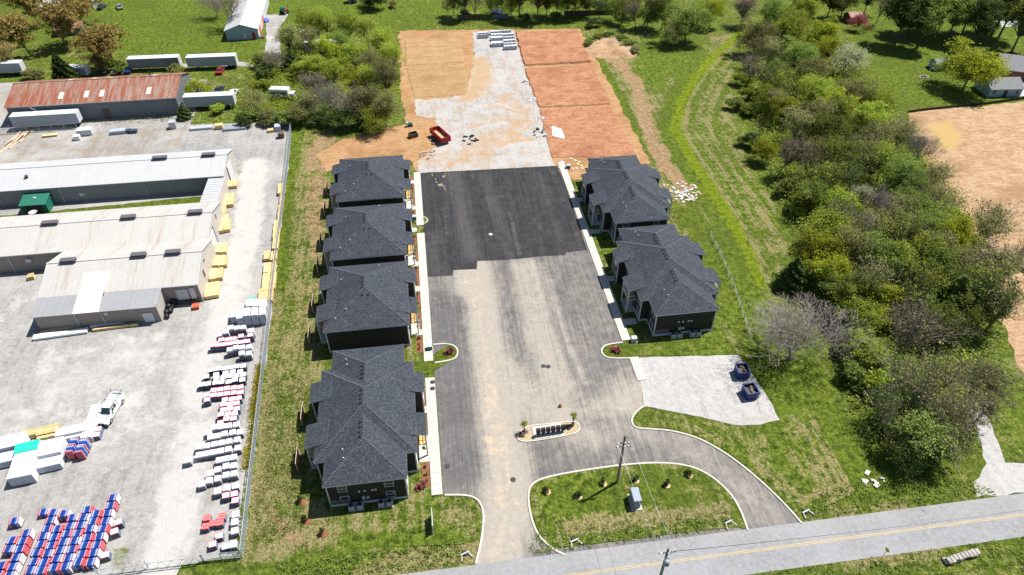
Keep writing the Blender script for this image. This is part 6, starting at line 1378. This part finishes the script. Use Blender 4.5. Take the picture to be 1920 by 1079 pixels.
for a in [('F','ol',540,75,9,4.2),('E','sp',575,52,10,4.5),('F','sp',610,45,10,4.6),('R','ol',590,75,10,4.5),('F','sp',650,55,10,4.5),('R','sp',690,60,10,4.6),('F','sp',715,85,10,4.6),('E','mi',640,85,8,4),('H','mi',490,115,4,3.6),('Q','pu',515,115,7,4),('D','da',545,112,5,3),('H','da',500,130,4,3.4),('H','sp',560,130,4,3.4),('B','sp',590,125,6,3.8),('E','sp',630,130,6,4),('R','ol',705,120,10,4.6),('F','ol',725,150,10,4.5),('B','ye',660,150,6,3.8),('E','ye',640,175,6,3.6),('R','pu',600,165,8,4.6),('P','ol',620,185,9,5),('Q','pu',660,200,9,4.8),('R','ol',700,195,11,4.8),('F','ol',720,205,9,4),('H','mi',572,198,3.2,3.0),('H','sp',492,160,3.0,3.0),('E','ol',475,190,6,3.6),('H','mi',470,215,3,3),('H','da',455,225,2.6,2.8),('H','ol',500,220,3,3),('H','mi',530,222,3,3),('A','da',640,220,6,4),('H','da',600,222,3,3.2),('H','da',680,225,3,3),('B','ol',560,215,5,3.4),('R','ol',575,200,8,4),('I','sp',410,205,2.2,2.2),('E','sp',690,150,8,4.4),('E','ye',610,95,8,4.2),('B','sp',665,110,8,4.2),('F','sp',735,110,9,4),('E','sp',700,225,6,4)]: a = list(a); a[5] *= 1.12; tree(*a, where=SC)
for a in [('E','ye',370,165,5,3.4),('H','sp',350,175,3.4,3),('H','ye',385,180,3,3),('D','da',343,208,4,2),('H','ye',335,132,2.6,2.4)]: tree(*a, where='over the barn gable')
for a in [('T','da',870,-5,13,4),('Q','pu',890,0,11,4.5),('F','mi',940,-5,11,4.5),('T','mi',975,-8,14,4.5),('T','da',1010,-5,14,4.5),('F','mi',1045,-5,12,4.8),('T','sp',1080,-8,13,5),('A','mi',1100,5,8,4),('R','pu',1195,25,9,4),('E','mi',1155,15,8,3.6),('H','da',1112,42,2.6,3),('H','da',870,25,2.4,2.6),('H','da',985,32,2.2,2.4),('H','mi',1040,30,2.4,2.6),('A','da',705,-6,8,4),('B','da',690,5,3,4),('I','ol',735,8,2,2),('E','mi',920,5,8,4),('E','sp',960,12,7,3.6),('B','mi',1025,8,7,3.6),('E','mi',1065,8,7,3.8),('B','da',1125,18,6,3.4),('E','mi',1185,8,8,4),('A','mi',1215,30,8,4),('E','ol',850,5,8,3.6)]: tree(*a, where=TP)
for i in range(12): tree('T', ('da','da','mi')[i % 3], 1700+i*20+RND.uniform(-5,5), 30+RND.uniform(-18,22), RND.uniform(13,17), RND.uniform(5.4,7), where=PN)
for a in [('F','da',1630,-5,11,5),('T','da',1560,0,11,4.6),('A','da',1585,5,9,4.5),('V','pu',1655,10,11,5),('F','mi',1530,-8,10,5),('H','sp',1560,40,3,3)]: tree(*a, where='around the far lawn shed')
tree('A', 'ye', 1822, 130, 11.5, 8.2, label='big round yellow-green tree at the lawn edge of the bare soil field', grp='', zf_=.55)
tree('E', 'pi', 1612, 42, 5, 3.2, label='pink-flowering tree standing alone on the far lawn')
for a in [('I','mi',1120,70,2,2.6),('I','da',1140,66,2,2.6),('H','mi',1165,72,2.4,2.6),('I','mi',1185,80,2,2.8),('I','ol',1190,92,1.6,2.4),('I','mi',1105,80,1.6,2.4)]: tree(*a, where='round the dug soil bank')
# planted shrubs and saplings
for px, py in ((842,659),): tree('S', 'pi', px, py, 1.0, .9, label='pink shrub on the kerbed island by the long house', zf_=.4)
tree('S', 'pi', 1155, 655, 1.0, 1.0, label='pink shrub on the kerbed tip of the side lawn', zf_=.4); tree('S', 'pi', 789, 910, 1.0, .9, label='pink shrub at the corner of the front lawn', zf_=.4)
tree('Y', 'ye', 983, 797, 2.6, .75, label='young green sapling on the drive end of the mailbox island', zf_=.7); tree('Y', 'ye', 1075, 781, 2.6, .75, label='young green sapling at the far end of the mailbox island', zf_=.7)
for px, py in ((978,815),(984,810),(1066,800),(1072,797)): tree('S', 'pu', px, py, .8, .5, label='low brown ornamental shrub on the mailbox island gravel', grp='brown shrubs on the mailbox island', zf_=.4)
IS = 'small dark evergreen in a mulch ring on the island lawn'
for px, py in ((1024,922),(1083,931),(1129,907),(1190,901),(1248,910),(1290,891)):
    x, y = at(px, py); struct(MB().lathe([(.5,.10),(.44,.15),(.05,.16)], n=12).build('mulch_ring', 'tansoil', None, (x+.15, y-.12, 0)))
    tree('S', 'da', 0, 0, 1.25, .6, label=IS, grp='evergreens on the island lawn', xy=(x, y))
for px, py in ((564,940),(573,975),(605,1000),(553,870)):
    x, y = at(px, py); struct(MB().lathe([(.55,.01),(.5,.08),(.05,.09)], n=12).build('mulch_ring', 'mulch', None, (x+.2, y-.2, 0)))
    tree('S', 'da', 0, 0, 1.2, .55, label='small dark evergreen on the rough grass behind the long house', grp='evergreens behind the long house', xy=(x, y))
for y0, y1 in ((56.8,60.5),(62.6,69.5),(71.5,74.3),(83.2,86.8),(88.8,92.8),(94.7,98.5),(100.6,106),(108,111.8),(113.2,116.4),(120.7,125.4),(127.6,130.8),(132.2,136)):
    n = max(2, int((y1-y0)/1.0))
    for i in range(n): tree('S', RND.choice(('da','mi','sp','da')), 0, 0, RND.uniform(.45,.7), RND.uniform(.25,.36), label='little rounded shrub in the brown mulch bed beside the footpath', grp='shrubs in the mulch beds', xy=(-4.4+RND.uniform(-.12,.12), y0+(i+.5)*(y1-y0)/n))
# weeds and rough tufts that nobody could count
def tufts(name, label, region, n, size, mat, seed, hgt=.35, cl=.5):
    rs = np.random.RandomState(seed); P = []
    for poly, k in region:
        poly = np.array(poly); lo, hi = poly.min(0), poly.max(0); q = rs.uniform(lo, hi, (int(k*n*3)+50, 2)); q = q[sdist(q, poly) > 0][:int(k*n)]; P.append(q)
    B = np.concatenate(P); m = 9; C = np.repeat(B, m, 0)+rs.normal(size=(len(B)*m, 2))*cl*.4; Z = np.abs(rs.normal(size=len(C)))*hgt*.5+.03
    me = leaf_mesh(name, np.column_stack([C, Z]), rs.uniform(.6, 1.3, len(C))*size, np.clip(np.repeat(rs.rand(len(B)), m)*.6+.4*rs.rand(len(C)), 0, 1), mat, seed=seed)
    o = link(name, me); o['kind'] = 'stuff'; o['label'] = label; o['category'] = 'plants'
tufts('flowering_weeds', 'yellow-flowered weeds growing inside the chain link fence', [([(-30.6,63),(-29.3,63),(-30.2,84),(-31.4,84)], 1)], 380, .10, 'leaf_flower', 1)
tufts('fence_weeds', 'green weeds along the foot of the chain link fence', [([(-29.4,49.6),(-28.2,49.6),(-29.4,83),(-30.6,83)], .4), ([(-29.6,83),(-29,83),(-32.2,150),(-33.4,168),(-32.6,168)], .6)], 900, .12, 'leaf_spring', 2)
tufts('rough_grass', 'rough grass tufts on the strip behind the houses', [([(-27.5,50),(-21,52),(-22,80),(-29,82)], .6), ([(-29,82),(-22,82),(-24,140),(-32,140)], .4)], 1500, .10, 'leaf_mid', 3, .25)
tufts('undergrowth', 'dense undergrowth beneath the thicket trees', [(atl([(1400,100),(1480,30),(1620,130),(1700,240),(1820,400),(1870,600),(1820,760),(1700,900),(1600,800),(1560,620),(1500,480),(1420,280)]), 1)], 3600, .24, 'leaf_olive', 4, 1.6, 2.4)
tufts('undergrowth', 'bright leafy brush growing up between the thicket trees', [(atl([(1405,110),(1480,30),(1600,110),(1690,230),(1800,380),(1850,580),(1800,740),(1690,860),(1600,780),(1570,620),(1510,480),(1430,280)]), 1)], 4200, .22, 'leaf_spring', 14, 2.4, 2.0)
tufts('undergrowth', 'scrub undergrowth behind the yard fence', [(atl([(470,120),(560,90),(735,110),(735,225),(560,235),(440,220)]), 1)], 1800, .22, 'leaf_spring', 5, 1.8, 2.2)
tufts('undergrowth', 'weeds and brambles round the rusty barn', [(atl([(330,140),(480,140),(470,220),(340,225)]), .7), ([(-110,176),(-64,175),(-64,177.6),(-104,178)], .3)], 260, .16, 'leaf_olive', 6, .5, 1.4)
tufts('verge_grass', 'tufted green verge along the road and drive corners', [([(-24,44.6),(0,44.6),(0,48),(-24,48)], .3), ([(8,44.7),(36,44.9),(36,47.6),(10,48)], .3), ([(46.5,44.7),(75,44.8),(70,48.5),(50,49)], .25), ([(35,34),(74,34),(74,38),(35,38)], .25)], 1100, .12, 'leaf_mid', 7, .3)
